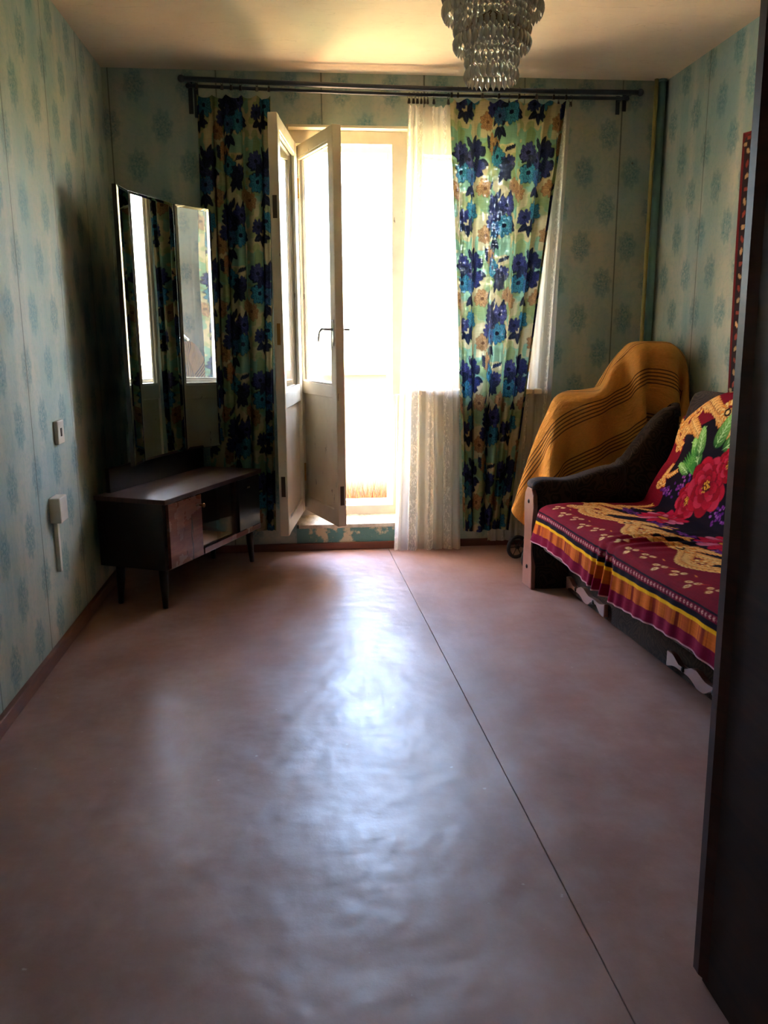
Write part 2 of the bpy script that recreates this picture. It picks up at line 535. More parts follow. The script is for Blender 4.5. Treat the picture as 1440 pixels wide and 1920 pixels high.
M['ground'] = m_plain('distant_ground', srgb(120, 130, 96), 0.95, var=0.2, scale=0.2)
M['straw'] = m_plain('dry_straw', srgb(92, 44, 8), 0.8, var=0.3, scale=30)
M['dark_wood'] = m_wood('dark_lacquered_wood', srgb(34, 20, 16), srgb(58, 34, 26), 0.32, 3, (1, 1, 10))
M['top_wood'] = m_wood('worn_table_top', srgb(48, 27, 21), srgb(80, 48, 37), 0.5, 4, (1, 9, 1))
M['door_wood'] = m_wood('cracked_red_veneer', srgb(92, 54, 44), srgb(132, 86, 72), 0.26, 3, (1, 1, 8), chips=0.95)
M['black_wood'] = m_wood('blackened_wood', srgb(16, 11, 10), srgb(30, 20, 18), 0.35, 3, (1, 1, 8))
M['shelf_paper'] = m_plain('pale_shelf_board', srgb(214, 196, 170), 0.6, var=0.05)
M['mirror'] = m_mirror()
M['brass'] = m_plain('tarnished_brass', srgb(170, 128, 70), 0.35, 0.9, var=0.15)
M['chrome'] = m_plain('worn_chrome', srgb(200, 200, 196), 0.22, 1.0, var=0.1)
M['rod'] = m_plain('blue_black_rod_paint', srgb(38, 48, 60), 0.35, 0.2, var=0.15)
M['wire'] = m_plain('dark_steel_wire', srgb(58, 56, 54), 0.4, 0.8, var=0.1)
M['plastic'] = m_plain('yellowed_plastic', srgb(216, 208, 190), 0.4, var=0.05)
M['slot'] = m_plain('dark_socket', srgb(70, 50, 34), 0.6)
M['pipe'] = m_plain('ochre_pipe_paint', srgb(150, 136, 76), 0.4, var=0.12, bump=0.1)
M['pipe2'] = m_plain('aqua_pipe_paint', srgb(104, 142, 140), 0.5, var=0.12, bump=0.1)
M['crystal'] = m_crystal()
M['bronze'] = m_plain('chandelier_bronze', srgb(126, 98, 70), 0.35, 0.85, var=0.15)
M['chenille'] = m_chenille()
M['ticking'] = m_ticking()
M['plate'] = m_wood('varnished_sofa_plate', srgb(116, 70, 56), srgb(150, 100, 84), 0.3, 2, (3, 1, 1))
M['stud'] = m_plain('dark_stud', srgb(40, 32, 30), 0.3, 0.8)
M['wardrobe'] = m_wood('polished_wardrobe', srgb(42, 22, 14), srgb(64, 36, 24), 0.5, 2.4, (1, 1, 9), spec=0.12)
M['ward_edge'] = m_wood('wardrobe_edge', srgb(54, 24, 16), srgb(78, 36, 25), 0.4, 2.4, (1, 1, 9), spec=0.3)
M['rubber'] = m_plain('dusty_black_rubber', srgb(34, 32, 32), 0.7)
M['floral'] = m_cloth('floral_linen', 0.36, open_weave=0.05)
M['spread'] = m_cloth('plush_bedspread', 0.0, 0.9)
M['rugm'] = m_cloth('wool_rug', 0.0, 0.95, sheen=0.1)
M['sheer'] = m_sheer()
M['stripe'] = m_stripe_cloth()

# ------------------------------------------------------------------ painted patterns (numpy)
class Paint:
    def __init__(s, w, h, res, bg, wrap=True):
        s.res = res; s.nx = int(round(w / res)); s.ny = int(round(h / res)); s.w = w; s.h = h
        s.a = np.tile(np.array(bg, np.float32), (s.ny, s.nx, 1)); s.wrap = wrap
    def blob(s, cx, cy, rx, ry, ang, col, alpha=1.0, edge=None, ew=0.25, soft=0.08, pointy=0.0, col2=None):
        R = max(rx, ry) * 1.15 + s.res * 2
        x0, x1 = int((cx - R) / s.res), int((cx + R) / s.res) + 1
        y0, y1 = int((cy - R) / s.res), int((cy + R) / s.res) + 1
        if not s.wrap:
            x0, y0 = max(x0, 0), max(y0, 0); x1, y1 = min(x1, s.nx), min(y1, s.ny)
            if x1 <= x0 or y1 <= y0: return
        ix, iy = np.arange(x0, x1), np.arange(y0, y1)
        X, Y = np.meshgrid((ix + .5) * s.res - cx, (iy + .5) * s.res - cy)
        c, n = math.cos(ang), math.sin(ang)
        a = (X * c + Y * n) / rx; b = (-X * n + Y * c) / ry
        if pointy: b = b / np.clip(1 - pointy * a, 0.12, 3)
        d = np.sqrt(a * a + b * b)
        m = np.clip((1 - d) / soft, 0, 1)[..., None] * alpha
        colr = np.array(col, np.float32)
        cc = np.broadcast_to(colr, m.shape[:2] + (3,)).copy()
        if col2 is not None:
            f = np.clip((a + 1) / 2, 0, 1)[..., None]
            cc = cc * (1 - f) + np.array(col2, np.float32) * f
        if edge is not None:
            e = np.clip((d - (1 - ew)) / (soft + 1e-6), 0, 1)[..., None]
            cc = cc * (1 - e) + np.array(edge, np.float32) * e
        jx, jy = np.ix_(iy % s.ny, ix % s.nx)
        s.a[jx, jy] = s.a[jx, jy] * (1 - m) + cc * m
    def line(s, pts, wd, col, alpha=1.0):
        for (x0, y0), (x1, y1) in zip(pts, pts[1:]):
            L = math.hypot(x1 - x0, y1 - y0)
            s.blob((x0 + x1) / 2, (y0 + y1) / 2, L / 2 + wd, wd, math.atan2(y1 - y0, x1 - x0), col, alpha, soft=0.3)
    def sample(s, U, V):
        iu = np.floor(U / s.res).astype(int); iv = np.floor(V / s.res).astype(int)
        if s.wrap: iu %= s.nx; iv %= s.ny
        else: iu = iu.clip(0, s.nx - 1); iv = iv.clip(0, s.ny - 1)
        return s.a[iv, iu]

def flower(p, x, y, r, n, col, col2, edge, rnd, core=None, layers=1, ratio=0.42):
    for L in range(layers):
        rr = r * (1 - 0.33 * L); off = rnd.random() * 6
        for k in range(n):
            a = off + 2 * PI * k / n + rnd.uniform(-.12, .12)
            q = rr * rnd.uniform(0.85, 1.05)
            p.blob(x + math.cos(a) * q * .52, y + math.sin(a) * q * .52, q * .5, q * ratio * .62, a, col2, 1, edge, 0.16, 0.1, -0.35, col)
    if core is not None: p.blob(x, y, r * .2, r * .2, 0, core)

def leaf(p, x, y, L, wd, a, col, vein, edge=None):
    p.blob(x + math.cos(a) * L / 2, y + math.sin(a) * L / 2, L / 2, wd / 2, a, col, 1, edge, 0.12, 0.1, 0.45)
    p.line([(x, y), (x + math.cos(a) * L * .8, y + math.sin(a) * L * .8)], 0.0016, vein, 0.8)

def tile_noise(nx, ny, k, seed):
    """tileable smooth noise in 0..1"""
    r = np.random.RandomState(seed); g = r.rand(k, k)
    y = np.arange(ny) / ny * k; x = np.arange(nx) / nx * k
    iy, ix = y.astype(int), x.astype(int); fy, fx = y - iy, x - ix
    fy = (fy * fy * (3 - 2 * fy))[:, None]; fx = (fx * fx * (3 - 2 * fx))[None]
    A = g[np.ix_(iy % k, ix % k)]; B = g[np.ix_(iy % k, (ix + 1) % k)]; Cc = g[np.ix_((iy + 1) % k, ix % k)]; D = g[np.ix_((iy + 1) % k, (ix + 1) % k)]
    return A * (1 - fy) * (1 - fx) + B * (1 - fy) * fx + Cc * fy * (1 - fx) + D * fy * fx

def bloom(p, x, y, r, n, c0, c1, edge, core, rnd, squash=1.0, tilt=0.0):
    """ragged open flower: two rings of pointed petals with dark veins"""
    for L, f in ((0, 1.0), (1, .62)):
        off = rnd.random() * 6
        for k in range(n - 2 * L):
            a = off + 2 * PI * k / (n - 2 * L) + rnd.uniform(-.13, .13)
            q = r * f * rnd.uniform(.82, 1.1)
            dx, dy = math.cos(a) * q * .55, math.sin(a) * q * .55 * squash
            cx, cy = x + dx * math.cos(tilt) - dy * math.sin(tilt), y + dx * math.sin(tilt) + dy * math.cos(tilt)
            aa = math.atan2(dy, dx) + tilt
            p.blob(cx, cy, q * .46, q * .22, aa, c1, 1, edge, .26, .16, -.25, c0)
            p.line([(x + (cx - x) * .3, y + (cy - y) * .3), (x + (cx - x) * 1.5, y + (cy - y) * 1.5)], .0016, edge, .75)
    p.blob(x, y, r * .20, r * .18, 0, core)

def paint_floral():
    rnd = random.Random(5)
    T = Paint(0.54, 0.55, 0.002, srgb(168, 156, 120))
    n1 = tile_noise(T.nx, T.ny, 7, 1) * .6 + tile_noise(T.nx, T.ny, 16, 2) * .4
    n2 = tile_noise(T.nx, T.ny, 6, 3) * .6 + tile_noise(T.nx, T.ny, 15, 4) * .4
    for nz, lo, col in ((n1, .47, srgb(128, 138, 92)), (n2, .52, srgb(98, 144, 122)), (n1 * n2, .32, srgb(112, 128, 84))):
        m = (np.clip((nz - lo) / .03, 0, 1) * .85)[..., None]
        T.a = T.a * (1 - m) + np.array(col, np.float32) * m
    T.a = T.a.astype(np.float32)
    tan, tan2, te = srgb(132, 98, 64), srgb(168, 132, 90), srgb(92, 62, 42)
    for (x, y, r) in ((.33, .50, .060), (.26, .28, .052), (.02, .27, .052), (.27, .05, .050), (.50, .30, .045)):
        bloom(T, x, y, r, 13, tan, tan2, te, te, rnd)
    navy, navy2 = srgb(26, 31, 50), srgb(50, 56, 80)
    ink = srgb(18, 22, 44)
    vio, vio2 = srgb(70, 72, 122), srgb(42, 46, 90)
    dv, dv2 = srgb(46, 48, 86), srgb(28, 32, 62)
    tq, tq2 = srgb(66, 134, 146), srgb(34, 92, 120)
    for (cx, cy, fl) in ((.13, .41, 1), (.40, .15, -1)):
        for k in range(16):
            a = k * .41 + rnd.uniform(-.3, .3); q = rnd.uniform(.05, .105)
            leaf(T, cx + math.cos(a) * q, cy + math.sin(a) * q * .85, rnd.uniform(.045, .075), rnd.uniform(.026, .042), a + rnd.uniform(-1.0, 1.0), navy, navy2, ink)
        bloom(T, cx + fl * .060, cy + .060, .060, 11, dv2, dv, ink, ink, rnd, .85)
        bloom(T, cx - fl * .060, cy + .050, .062, 11, vio2, vio, ink, ink, rnd, .9)
        bloom(T, cx + fl * .075, cy - .030, .058, 11, vio2, dv, ink, ink, rnd, .8, .4)
        bloom(T, cx, cy + .012, .060, 12, dv2, vio, ink, ink, rnd, .9)
        bloom(T, cx - fl * .050, cy - .050, .066, 13, tq2, tq, ink, ink, rnd, .85)
        bloom(T, cx + fl * .025, cy - .066, .054, 12, tq2, vio, ink, ink, rnd, .85)
        for k in range(4):
            a = rnd.uniform(0, 6); leaf(T, cx + rnd.uniform(-.05, .05), cy + rnd.uniform(-.02, .06), .055, .032, a, navy, navy2, ink)
        for d in (-.75, 0, .75):
            leaf(T, cx + .02 * fl, cy - .118, .070, .036, -1.57 + d, navy, navy2, ink)
    for (cx, cy, fl) in ((.40, .40, 1), (.13, .13, -1)):
        bloom(T, cx - .03 * fl, cy + .04, .064, 13, tq2, tq, ink, ink, rnd, .85)
        bloom(T, cx + .05 * fl, cy + .01, .050, 11, vio2, dv, ink, ink, rnd, .9)
        for k in range(7):
            leaf(T, cx + .02 * fl + rnd.uniform(-.02, .02), cy - .03, rnd.uniform(.05, .08), .036, -2.6 + k * .6, navy, navy2, ink)
    for k in range(10):
        x, y = rnd.uniform(0, .54), rnd.uniform(0, .55); a = rnd.uniform(0, 6)
        T.line([(x, y), (x + math.cos(a) * .06, y + math.sin(a) * .06)], .0022, navy)
        for d in (.25, .45, .65, .85, 1.05):
            leaf(T, x + math.cos(a) * .06 * d, y + math.sin(a) * .06 * d, .030, .012, a + (.8 if int(d * 20) % 2 else -.8), navy, navy2)
    return T
FLORAL = paint_floral()

def paint_spread(Lp, Lq):
    """p along the sofa (0 = far end), q from the front hem over the seat and up the back"""
    rnd = random.Random(11)
    mar, mar2, blk = srgb(122, 11, 31), srgb(84, 8, 30), srgb(22, 10, 20)
    T = Paint(Lp, Lq, 0.002, mar, wrap=False)
    Y = (np.arange(T.ny) + .5) * .002; X = (np.arange(T.nx) + .5) * .002
    XX, YY = np.meshgrid(X, Y)
    def band(a, b, col): T.a[(YY >= a) & (YY < b)] = col
    band(0, .006, srgb(206, 150, 160))
    band(.006, .048, srgb(128, 10, 50))
    thread = (np.sin(XX * 900) * np.sin(XX * 377 + 2) + np.sin(XX * 61)) > -.1
    sel = (YY >= .048) & (YY < .098)
    T.a[sel] = srgb(176, 76, 26); T.a[sel & thread] = srgb(214, 106, 34)
    T.a[sel & (np.sin(XX * 41) > .93)] = srgb(140, 46, 30)
    band(.098, .110, srgb(250, 186, 20)); band(.110, .130, srgb(26, 10, 24))
    band(.130, .152, srgb(110, 12, 40)); band(.152, .160, srgb(30, 10, 26))
    for k in range(int(Lp / .021)):
        T.blob(.01 + k * .021, .141, .0085, .0075, 0, srgb(222, 160, 150), 1, srgb(170, 70, 80), .35)
        T.blob(.013 + k * .021, .141, .003, .003, 0, srgb(110, 12, 40))
    # dark centre, scroll rings round it
    cen = (YY > .40 + .035 * np.sin(XX * 2 * PI / .42)) & (YY < 1.12 + .03 * np.sin(XX * 2 * PI / .42 + 1)) & (XX > .12 + .02 * np.sin(YY * 20))
    T.a[cen] = blk
    gold, gold2, gedge = srgb(226, 138, 52), srgb(242, 196, 118), srgb(120, 46, 22)
    def feather(x, y, L, a, n=9, wd=.02):
        for k in range(n):
            f = k / (n - 1)
            px, py = x + math.cos(a) * L * f, y + math.sin(a) * L * f
            for sgn in (-1, 1):
                T.blob(px + math.cos(a + sgn * .8) * wd * .5, py + math.sin(a + sgn * .8) * wd * .5, wd * (1 - .4 * f), wd * .3, a + sgn * .75, gold2, 1, gedge, .22, .1, .4, gold)
        T.line([(x, y), (x + math.cos(a) * L, y + math.sin(a) * L)], .004, gold2)
    def curl(x, y, r, sgn):
        pts = []
        for k in range(26):
            a = k / 25 * 2.6 * PI; rr = r * (1 - k / 30)
            pts.append((x + sgn * rr * math.cos(a), y + rr * math.sin(a)))
        for i, (a, b) in enumerate(pts):
            T.blob(a, b, .017 * (1 - i / 50), .010, i * .33 * sgn, gold2 if i % 2 else gold, 1, gedge, .2, .1)
    def scroll_row(yb, flip):
        x = -.12
        while x < Lp + .2:
            feather(x + .06, yb + flip * .06, .20, flip * .55, 11, .036)
            feather(x + .16, yb + flip * .05, .20, flip * .30, 11, .034)
            feather(x + .27, yb + flip * .03, .17, flip * .75, 10, .034)
            feather(x + .36, yb + flip * .01, .14, flip * .20, 9, .030)
            for k in range(26):
                f = k / 25
                xx = x + f * .42; yy = yb + flip * (.050 * math.sin(f * 2 * PI) + .01)
                a = math.atan2(flip * .050 * 2 * PI / .42 * math.cos(f * 2 * PI), 1)
                T.blob(xx, yy + .016, .032, .014, a + .7, gold2, 1, gedge, .2, .1, .3, gold)
                T.blob(xx, yy - .016, .030, .013, a - .7, gold, 1, gedge, .2, .1, .3, gold2)
            curl(x + .11, yb + flip * .045, .052, 1); curl(x + .31, yb + flip * .01, .044, -1)
            T.blob(x + .11, yb + flip * .045, .022, .018, 0, blk); T.blob(x + .11, yb + flip * .045, .012, .010, .5, gold2)
            x += .42
    scroll_row(.36, 1)
    scroll_row(1.19, -1)
    yv = .30
    while yv < 1.3:      # side border
        curl(.075, yv, .03, 1); feather(.07, yv + .03, .10, 1.3, 8, .022); feather(.10, yv + .05, .08, .5, 6, .02)
        yv += .24
    def rosebuds(x, y):
        for dx, dy in ((0, 0), (.032, .012), (.028, -.022)):
            T.blob(x + dx, y + dy, .016, .013, rnd.random() * 3, srgb(236, 196, 140), 1, srgb(170, 92, 50), .28)
            T.blob(x + dx, y + dy, .008, .006, rnd.random() * 3, srgb(212, 150, 90), 1, srgb(150, 70, 40), .3)
    x = .06
    while x < Lp:
        rosebuds(x, .235); rosebuds(x + .12, .215)
        T.line([(x + .155, .225), (x + .185, .255)], .003, srgb(196, 50, 30)); T.line([(x + .06, .27), (x + .085, .262)], .003, gold)
        rosebuds(x + .05, 1.27)
        x += .21
    # big red flowers, lilac sprigs, green leaves
    def rose(x, y, r):
        for L, (n, f) in enumerate(((9, 1.0), (8, .78), (7, .56), (5, .36))):
            for k in range(n):
                a = 2 * PI * k / n + L * .5 + rnd.uniform(-.15, .15); q = r * f
                T.blob(x + math.cos(a) * q * .58, y + math.sin(a) * q * .58, q * .48, q * .40, a, srgb(96, 4, 24), 1, srgb(60, 2, 18), .10, .08, 0, (srgb(184, 16, 42), srgb(152, 8, 28), srgb(204, 44, 70))[k % 3])
        T.blob(x, y, r * .22, r * .18, 0, srgb(80, 20, 16))
        for k in range(26):
            a = rnd.uniform(0, 6.3); q = r * rnd.uniform(.05, .24)
            T.blob(x + math.cos(a) * q, y + math.sin(a) * q, .006, .004, a, srgb(222, 160, 50), 1, srgb(120, 70, 20), .3)
    def lilac(x, y, n=30, sx=.05, sy=.03):
        for k in range(n):
            T.blob(x + rnd.gauss(0, sx * .55), y + rnd.gauss(0, sy * .55), .010, .008, rnd.random() * 3, (srgb(120, 40, 130), srgb(84, 24, 104), srgb(150, 74, 150))[k % 3], 1, srgb(44, 8, 60), .25)
    def gleaf(x, y, L, a):
        T.blob(x + math.cos(a) * L / 2, y + math.sin(a) * L / 2, L / 2, L * .22, a, srgb(24, 84, 34), 1, srgb(10, 44, 22), .12, .08, .3, srgb(150, 206, 96))
        for k in range(6):
            f = .15 + k * .13
            for sgn in (-1, 1):
                px, py = x + math.cos(a) * L * f, y + math.sin(a) * L * f
                T.line([(px, py), (px + math.cos(a + sgn * .7) * L * .2, py + math.sin(a + sgn * .7) * L * .2)], .0022, srgb(190, 226, 150), .8)
        T.line([(x, y), (x + math.cos(a) * L * .9, y + math.sin(a) * L * .9)], .003, srgb(200, 232, 160))
    for x in (.33, .80, 1.27):
        lilac(x - .14, .535, 44, .08, .022); lilac(x + .12, .525, 40, .07, .022)
        for R_, n_ in ((.125, 13), (.08, 9)):
            for k in range(n_):
                a = 2 * PI * k / n_ + .2
                T.blob(x + math.cos(a) * R_ * .62, .605 + math.sin(a) * R_ * .40, R_ * .48, R_ * .22, math.atan2(math.sin(a) * .65, math.cos(a)), srgb(120, 6, 34), 1, srgb(70, 2, 24), .15, .1, .2, srgb(236, 130, 156) if k % 3 == 0 else srgb(210, 24, 62))
        T.blob(x, .605, .045, .018, 0, srgb(206, 140, 44), 1, srgb(90, 40, 20), .3)
    for x in (.44, .98, 1.5):
        gleaf(x - .10, .90, .17, 2.2); gleaf(x - .12, .94, .15, 1.75); gleaf(x + .02, .99, .16, .7)
        gleaf(x - .03, .99, .17, 1.3); gleaf(x - .16, .86, .13, 2.7); gleaf(x + .13, .92, .13, .2)
        for k in range(7):
            a = 1.9 + k * .12
            leaf(T, x - .12, .86, .15, .016, a, srgb(60, 130, 50), srgb(150, 206, 96))
        lilac(x - .17, .80, 34, .04, .04); lilac(x + .15, .74, 30, .05, .04); lilac(x - .28, .76, 24, .04, .02)
        rose(x - .10, .745, .085)
        rose(x, .83, .13)
        rose(x + .10, .94, .075)
    return T

def paint_rug(w, h):
    T = Paint(w, h, .004, srgb(96, 18, 24), wrap=False)
    Y = (np.arange(T.ny) + .5) * .004; X = (np.arange(T.nx) + .5) * .004
    XX, YY = np.meshgrid(X, Y)
    d = np.minimum(np.minimum(XX, w - XX), np.minimum(YY, h - YY))
    T.a[d < .02] = srgb(110, 20, 26)
    T.a[(d > .02) & (d < .075)] = srgb(44, 30, 36)
    T.a[(d > .075) & (d < .085)] = srgb(190, 152, 112)
    T.a[(d > .085) & (d < .19)] = srgb(124, 22, 28)
    T.a[(d > .19) & (d < .20)] = srgb(190, 152, 112)
    rnd = random.Random(3)
    for (x0, x1, y0, y1) in ((0, w, .05, .05), (0, w, h - .05, h - .05), (.05, .05, 0, h), (w - .05, w - .05, 0, h), (.137, .137, .1, h - .1), (w - .137, w - .137, .1, h - .1), (.1, w - .1, .137, .137), (.1, w - .1, h - .137, h - .137)):
        L = math.hypot(x1 - x0, y1 - y0); n = int(L / .05)
        for k in range(n):
            f = (k + .5) / n; x, y = x0 + (x1 - x0) * f, y0 + (y1 - y0) * f
            T.blob(x, y, .02, .012, k * .9, srgb(150, 66, 54) if k % 2 else srgb(196, 160, 116), 1, srgb(40, 24, 26), .25)
    for k in range(160):
        x, y = rnd.uniform(.25, w - .25), rnd.uniform(.25, h - .25)
        T.blob(x, y, .03, .016, rnd.random() * 3, (srgb(190, 152, 112), srgb(40, 34, 60), srgb(150, 60, 50))[k % 3], 1, srgb(40, 20, 24), .2)
    return T

# ------------------------------------------------------------------ room shell
DX0, DX1, WX1 = 0.905, 1.49, 2.26      # door opening left/right, window right
OPZ, SILLZ, THZ = 2.255, 0.90, 0.145
def struct(o):
    o['kind'] = 'structure'; return o

fl = MB().box((-0.25, ROOM_Y - .3, -0.22), (W + .25, WT, -0.006)).build('floor', M['seam']); struct(fl)
for pts in (((-.02, ROOM_Y - .02), (1.551, ROOM_Y - .02), (1.421, .0), (-.02, .0)), ((1.5530, ROOM_Y - .02), (W + .02, ROOM_Y - .02), (W + .02, .0), (1.4230, .0))):
    MB().prism(list(pts), -0.0055, 0.0, bevel=0.0012, seg=1).build('linoleum_sheet', M['floor'], fl)
struct(MB().box((-.25, ROOM_Y - .3, H), (W + .25, WT, H + .2)).build('ceiling', M['ceil']))
struct(MB().box((-.25, ROOM_Y - .3, -.2), (0, WT, H + .1)).build('wall_left', M['wall_left']))
struct(MB().box((W, ROOM_Y - .3, -.2), (W + .25, WT, H + .1)).build('wall_right', M['wall_right']))
struct(MB().box((-.2, ROOM_Y - .25, -.2), (W + .2, ROOM_Y, H + .1)).build('wall_front', M['wall_back']))
wb = MB()
wb.box((-.2, 0, -.2), (DX0, WT, H + .1)).box((WX1, 0, -.2), (W + .2, WT, H + .1))
wb.box((DX0, 0, OPZ), (WX1, WT, H + .1)).box((DX1, 0, -.2), (WX1, WT, SILLZ - .03)).box((DX0, 0, -.2), (DX1, WT, .128))
struct(wb.build('wall_back', M['wall_back']))
# plaster reveals (thin linings of the opening)
rv = MB()
rv.box((DX0, .004, THZ), (DX0 + .012, WT, OPZ)).box((DX0, .004, OPZ - .012), (WX1, WT, OPZ))
rv.box((WX1 - .012, .004, SILLZ), (WX1, WT, OPZ)).box((DX1 - .012, .004, THZ), (DX1, WT, SILLZ - .03))
struct(rv.build('trim_1', M['reveal']))
# step under the door: plastered sill with peeled paper below
def m_step():
    t = NT('plastered_step')
    co = t.obj()
    a = t.ramp(t.noise(co, 9, 5, .65), .44, .50)
    c = t.mix(a, srgb(206, 194, 160), srgb(98, 140, 134))
    t.bsdf(c, .8, spec=.2, normal=t.bump(t.math('ADD', a, t.noise(co, 60, 3)), .4, .006))
    return t.mat
def m_sill():
    t = NT('worn_plaster_sill')
    co = t.obj()
    a = t.ramp(t.noise(co, 11, 6, .7), .40, .62)
    c = t.mix(a, srgb(212, 204, 184), srgb(158, 148, 126))
    t.bsdf(c, .75, spec=.2, normal=t.bump(t.noise(co, 40, 5), .5, .008))
    return t.mat
FY0_ = .075
st = MB().box((DX0, -.006, .04), (DX1, .004, .128)).build('trim_2', m_step()); struct(st)
ds = MB().prism([(-.010, .126), (-.010, .146), (FY0_, .186), (.30, .186), (.30, .126)], DX0 + .013, DX1 - .013, Matrix(((0, 0, 1, 0), (1, 0, 0, 0), (0, 1, 0, 0), (0, 0, 0, 1)))).build('trim_3', m_sill()); struct(ds)
# baseboards
def baseboard(n, lo, hi): struct(MB().box(lo, hi, bevel=.004).build(n, M['base']))
baseboard('baseboard_left', (0, ROOM_Y, 0), (.022, 0, .052))
baseboard('baseboard_right', (W - .022, ROOM_Y, 0), (W, 0, .052))
baseboard('baseboard_back', (.022, -.022, 0), (W - .022, 0, .042))

# balcony block: frames
FY0, FY1 = .075, .125      # inner frame
GY0, GY1 = .235, .285      # outer frame
fr = MB()
for (a, b) in ((FY0, FY1), (GY0, GY1)):
    k = .0 if a == FY0 else .012
    fr.box((DX0 + .012, a, THZ), (DX0 + .05 + k, b, OPZ - .012)).box((DX1 - .03 - k, a, THZ), (DX1 + .10, b, OPZ - .012))
    fr.box((DX0 + .013, a - .0015, OPZ - .075 - k), (WX1 - .013, b + .0015, OPZ - .0125)).box((DX0 + .013, a - .0015, .186 if k == 0 else .15), (DX1 - .002, b + .0015, .236))
    fr.box((WX1 - .055, a - .001, SILLZ), (WX1 - .012, b, OPZ - .012)).box((DX1 + .05, a - .002, SILLZ), (WX1 - .0135, b + .002, SILLZ + .045))
    fr.box((DX1 + .10, a - .004, SILLZ), (DX1 + .145, b - .004, OPZ - .06)).box((WX1 - .10, a - .0045, SILLZ + .002), (WX1 - .055, b - .004, OPZ - .06))
    fr.box((DX1 + .101, a - .0055, SILLZ + .04), (WX1 - .055, b - .004, SILLZ + .09)).box((DX1 + .101, a - .0055, OPZ - .125), (WX1 - .055, b - .004, OPZ - .07))
    fr.box((1.90, a - .0065, SILLZ + .04), (1.95, b - .004, OPZ - .08))
win = empty('window_1', (0, 0, 0)); struct(win)
fr.build('window_frame', M['white'], win)
for a in (FY0, GY0):
    MB().box((DX1 + .14, a + .018, SILLZ + .085), (1.902, a + .022, OPZ - .12)).build('pane', M['glass'], win)
    MB().box((1.948, a + .018, SILLZ + .085), (WX1 - .095, a + .022, OPZ - .12)).build('pane', M['glass'], win)
MB().box((DX1 + .015, -.07, SILLZ - .03), (WX1 + .05, FY0 + .01, SILLZ), bevel=.006).build('window_sill', M['white'], win)

# door leaves: local x along the leaf from the hinge, local y its thickness, z up
def door_leaf(name, hinge, tip, z0, z1, mid0, mid1, thick, brail=.075, stile=.062, trail=.062, lock=False):
    dx, dy = tip[0] - hinge[0], tip[1] - hinge[1]
    L = math.hypot(dx, dy)
    e = empty(name, (hinge[0], hinge[1], 0), math.atan2(dy, dx)); struct(e)
    h = thick / 2
    for x0, x1 in ((0, stile), (L - stile, L)):
        MB().box((x0, -h, z0), (x1, h, z1), bevel=.003, seg=1).build('stile', M['white'], e)
    MB().box((stile, -h + .002, z1 - trail), (L - stile, h - .002, z1), bevel=.003, seg=1).build('top_rail', M['white'], e)
    MB().box((stile, -h + .002, mid0), (L - stile, h - .002, mid1), bevel=.003, seg=1).build('mid_rail', M['white'], e)
    MB().box((stile, -h + .002, z0), (L - stile, h - .002, z0 + brail), bevel=.003, seg=1).build('bottom_rail', M['white'], e)
    MB().box((stile - .004, -.008, z0 + brail - .004), (L - stile + .004, .008, mid0 + .004)).build('panel', M['white'], e)
    b = MB()
    for sy in (-1, 1):
        y0, y1 = sy * .006, sy * (h - .004)
        b.box((stile, y0, mid1), (stile + .010, y1, z1 - trail)).box((L - stile - .010, y0, mid1), (L - stile, y1, z1 - trail))
        b.box((stile, y0, mid1), (L - stile, y1, mid1 + .010)).box((stile, y0, z1 - trail - .010), (L - stile, y1, z1 - trail))
    b.build('glazing_bead', M['white'], e)
    MB().box((stile - .003, -.002, mid1 - .003), (L - stile + .003, .002, z1 - trail + .003)).build('glass_pane', M['glass'], e)
    for z in (z0 + .22, z1 - .22):
        MB().lathe([(.007, z - .05), (.007, z + .05)], 10, Matrix.Translation((-.004, h + .003, 0))).build('hinge', M['brass'], e)
    return e, L, h
inner, Li, hi_ = door_leaf('door_1', (.935, .055), (.852, -.575), .222, 2.172, .845, .925, .044)
MB().box((Li - .001, -.010, .42), (Li + .0015, .010, .52)).build('lock_plate', M['slot'], inner)
MB().box((Li - .001, -.010, 1.72), (Li + .0015, .010, 1.82)).build('lock_plate', M['slot'], inner)
MB().box((Li - .001, -.008, 1.15), (Li + .0015, .008, 1.25)).build('lock_plate', M['brass'], inner)
outer, Lo, ho = door_leaf('door_2', (.955, .165), (1.148, -.375), .215, 2.172, .880, .945, .046, brail=.085)
hd = MB()
hd.box((Lo - .042, -ho - .004, 1.14), (Lo - .018, -ho, 1.27), bevel=.003)
hd.tube([(Lo - .03, -ho - .002, 1.222), (Lo - .03, -ho - .045, 1.224), (Lo - .05, -ho - .052, 1.226), (Lo - .085, -ho - .05, 1.212), (Lo - .115, -ho - .045, 1.18), (Lo - .122, -ho - .044, 1.165)], .0065, 8)
hd.build('handle', M['chrome'], outer)
hd = MB()
hd.tube([(Lo - .03, ho + .002, 1.222), (Lo - .03, ho + .04, 1.222), (Lo - .06, ho + .045, 1.215), (Lo - .11, ho + .04, 1.17)], .0065, 8)
hd.build('handle', M['chrome'], outer)
MB().box((Lo - .001, -.010, .33), (Lo + .0015, .010, .43)).build('lock_plate', M['slot'], outer)

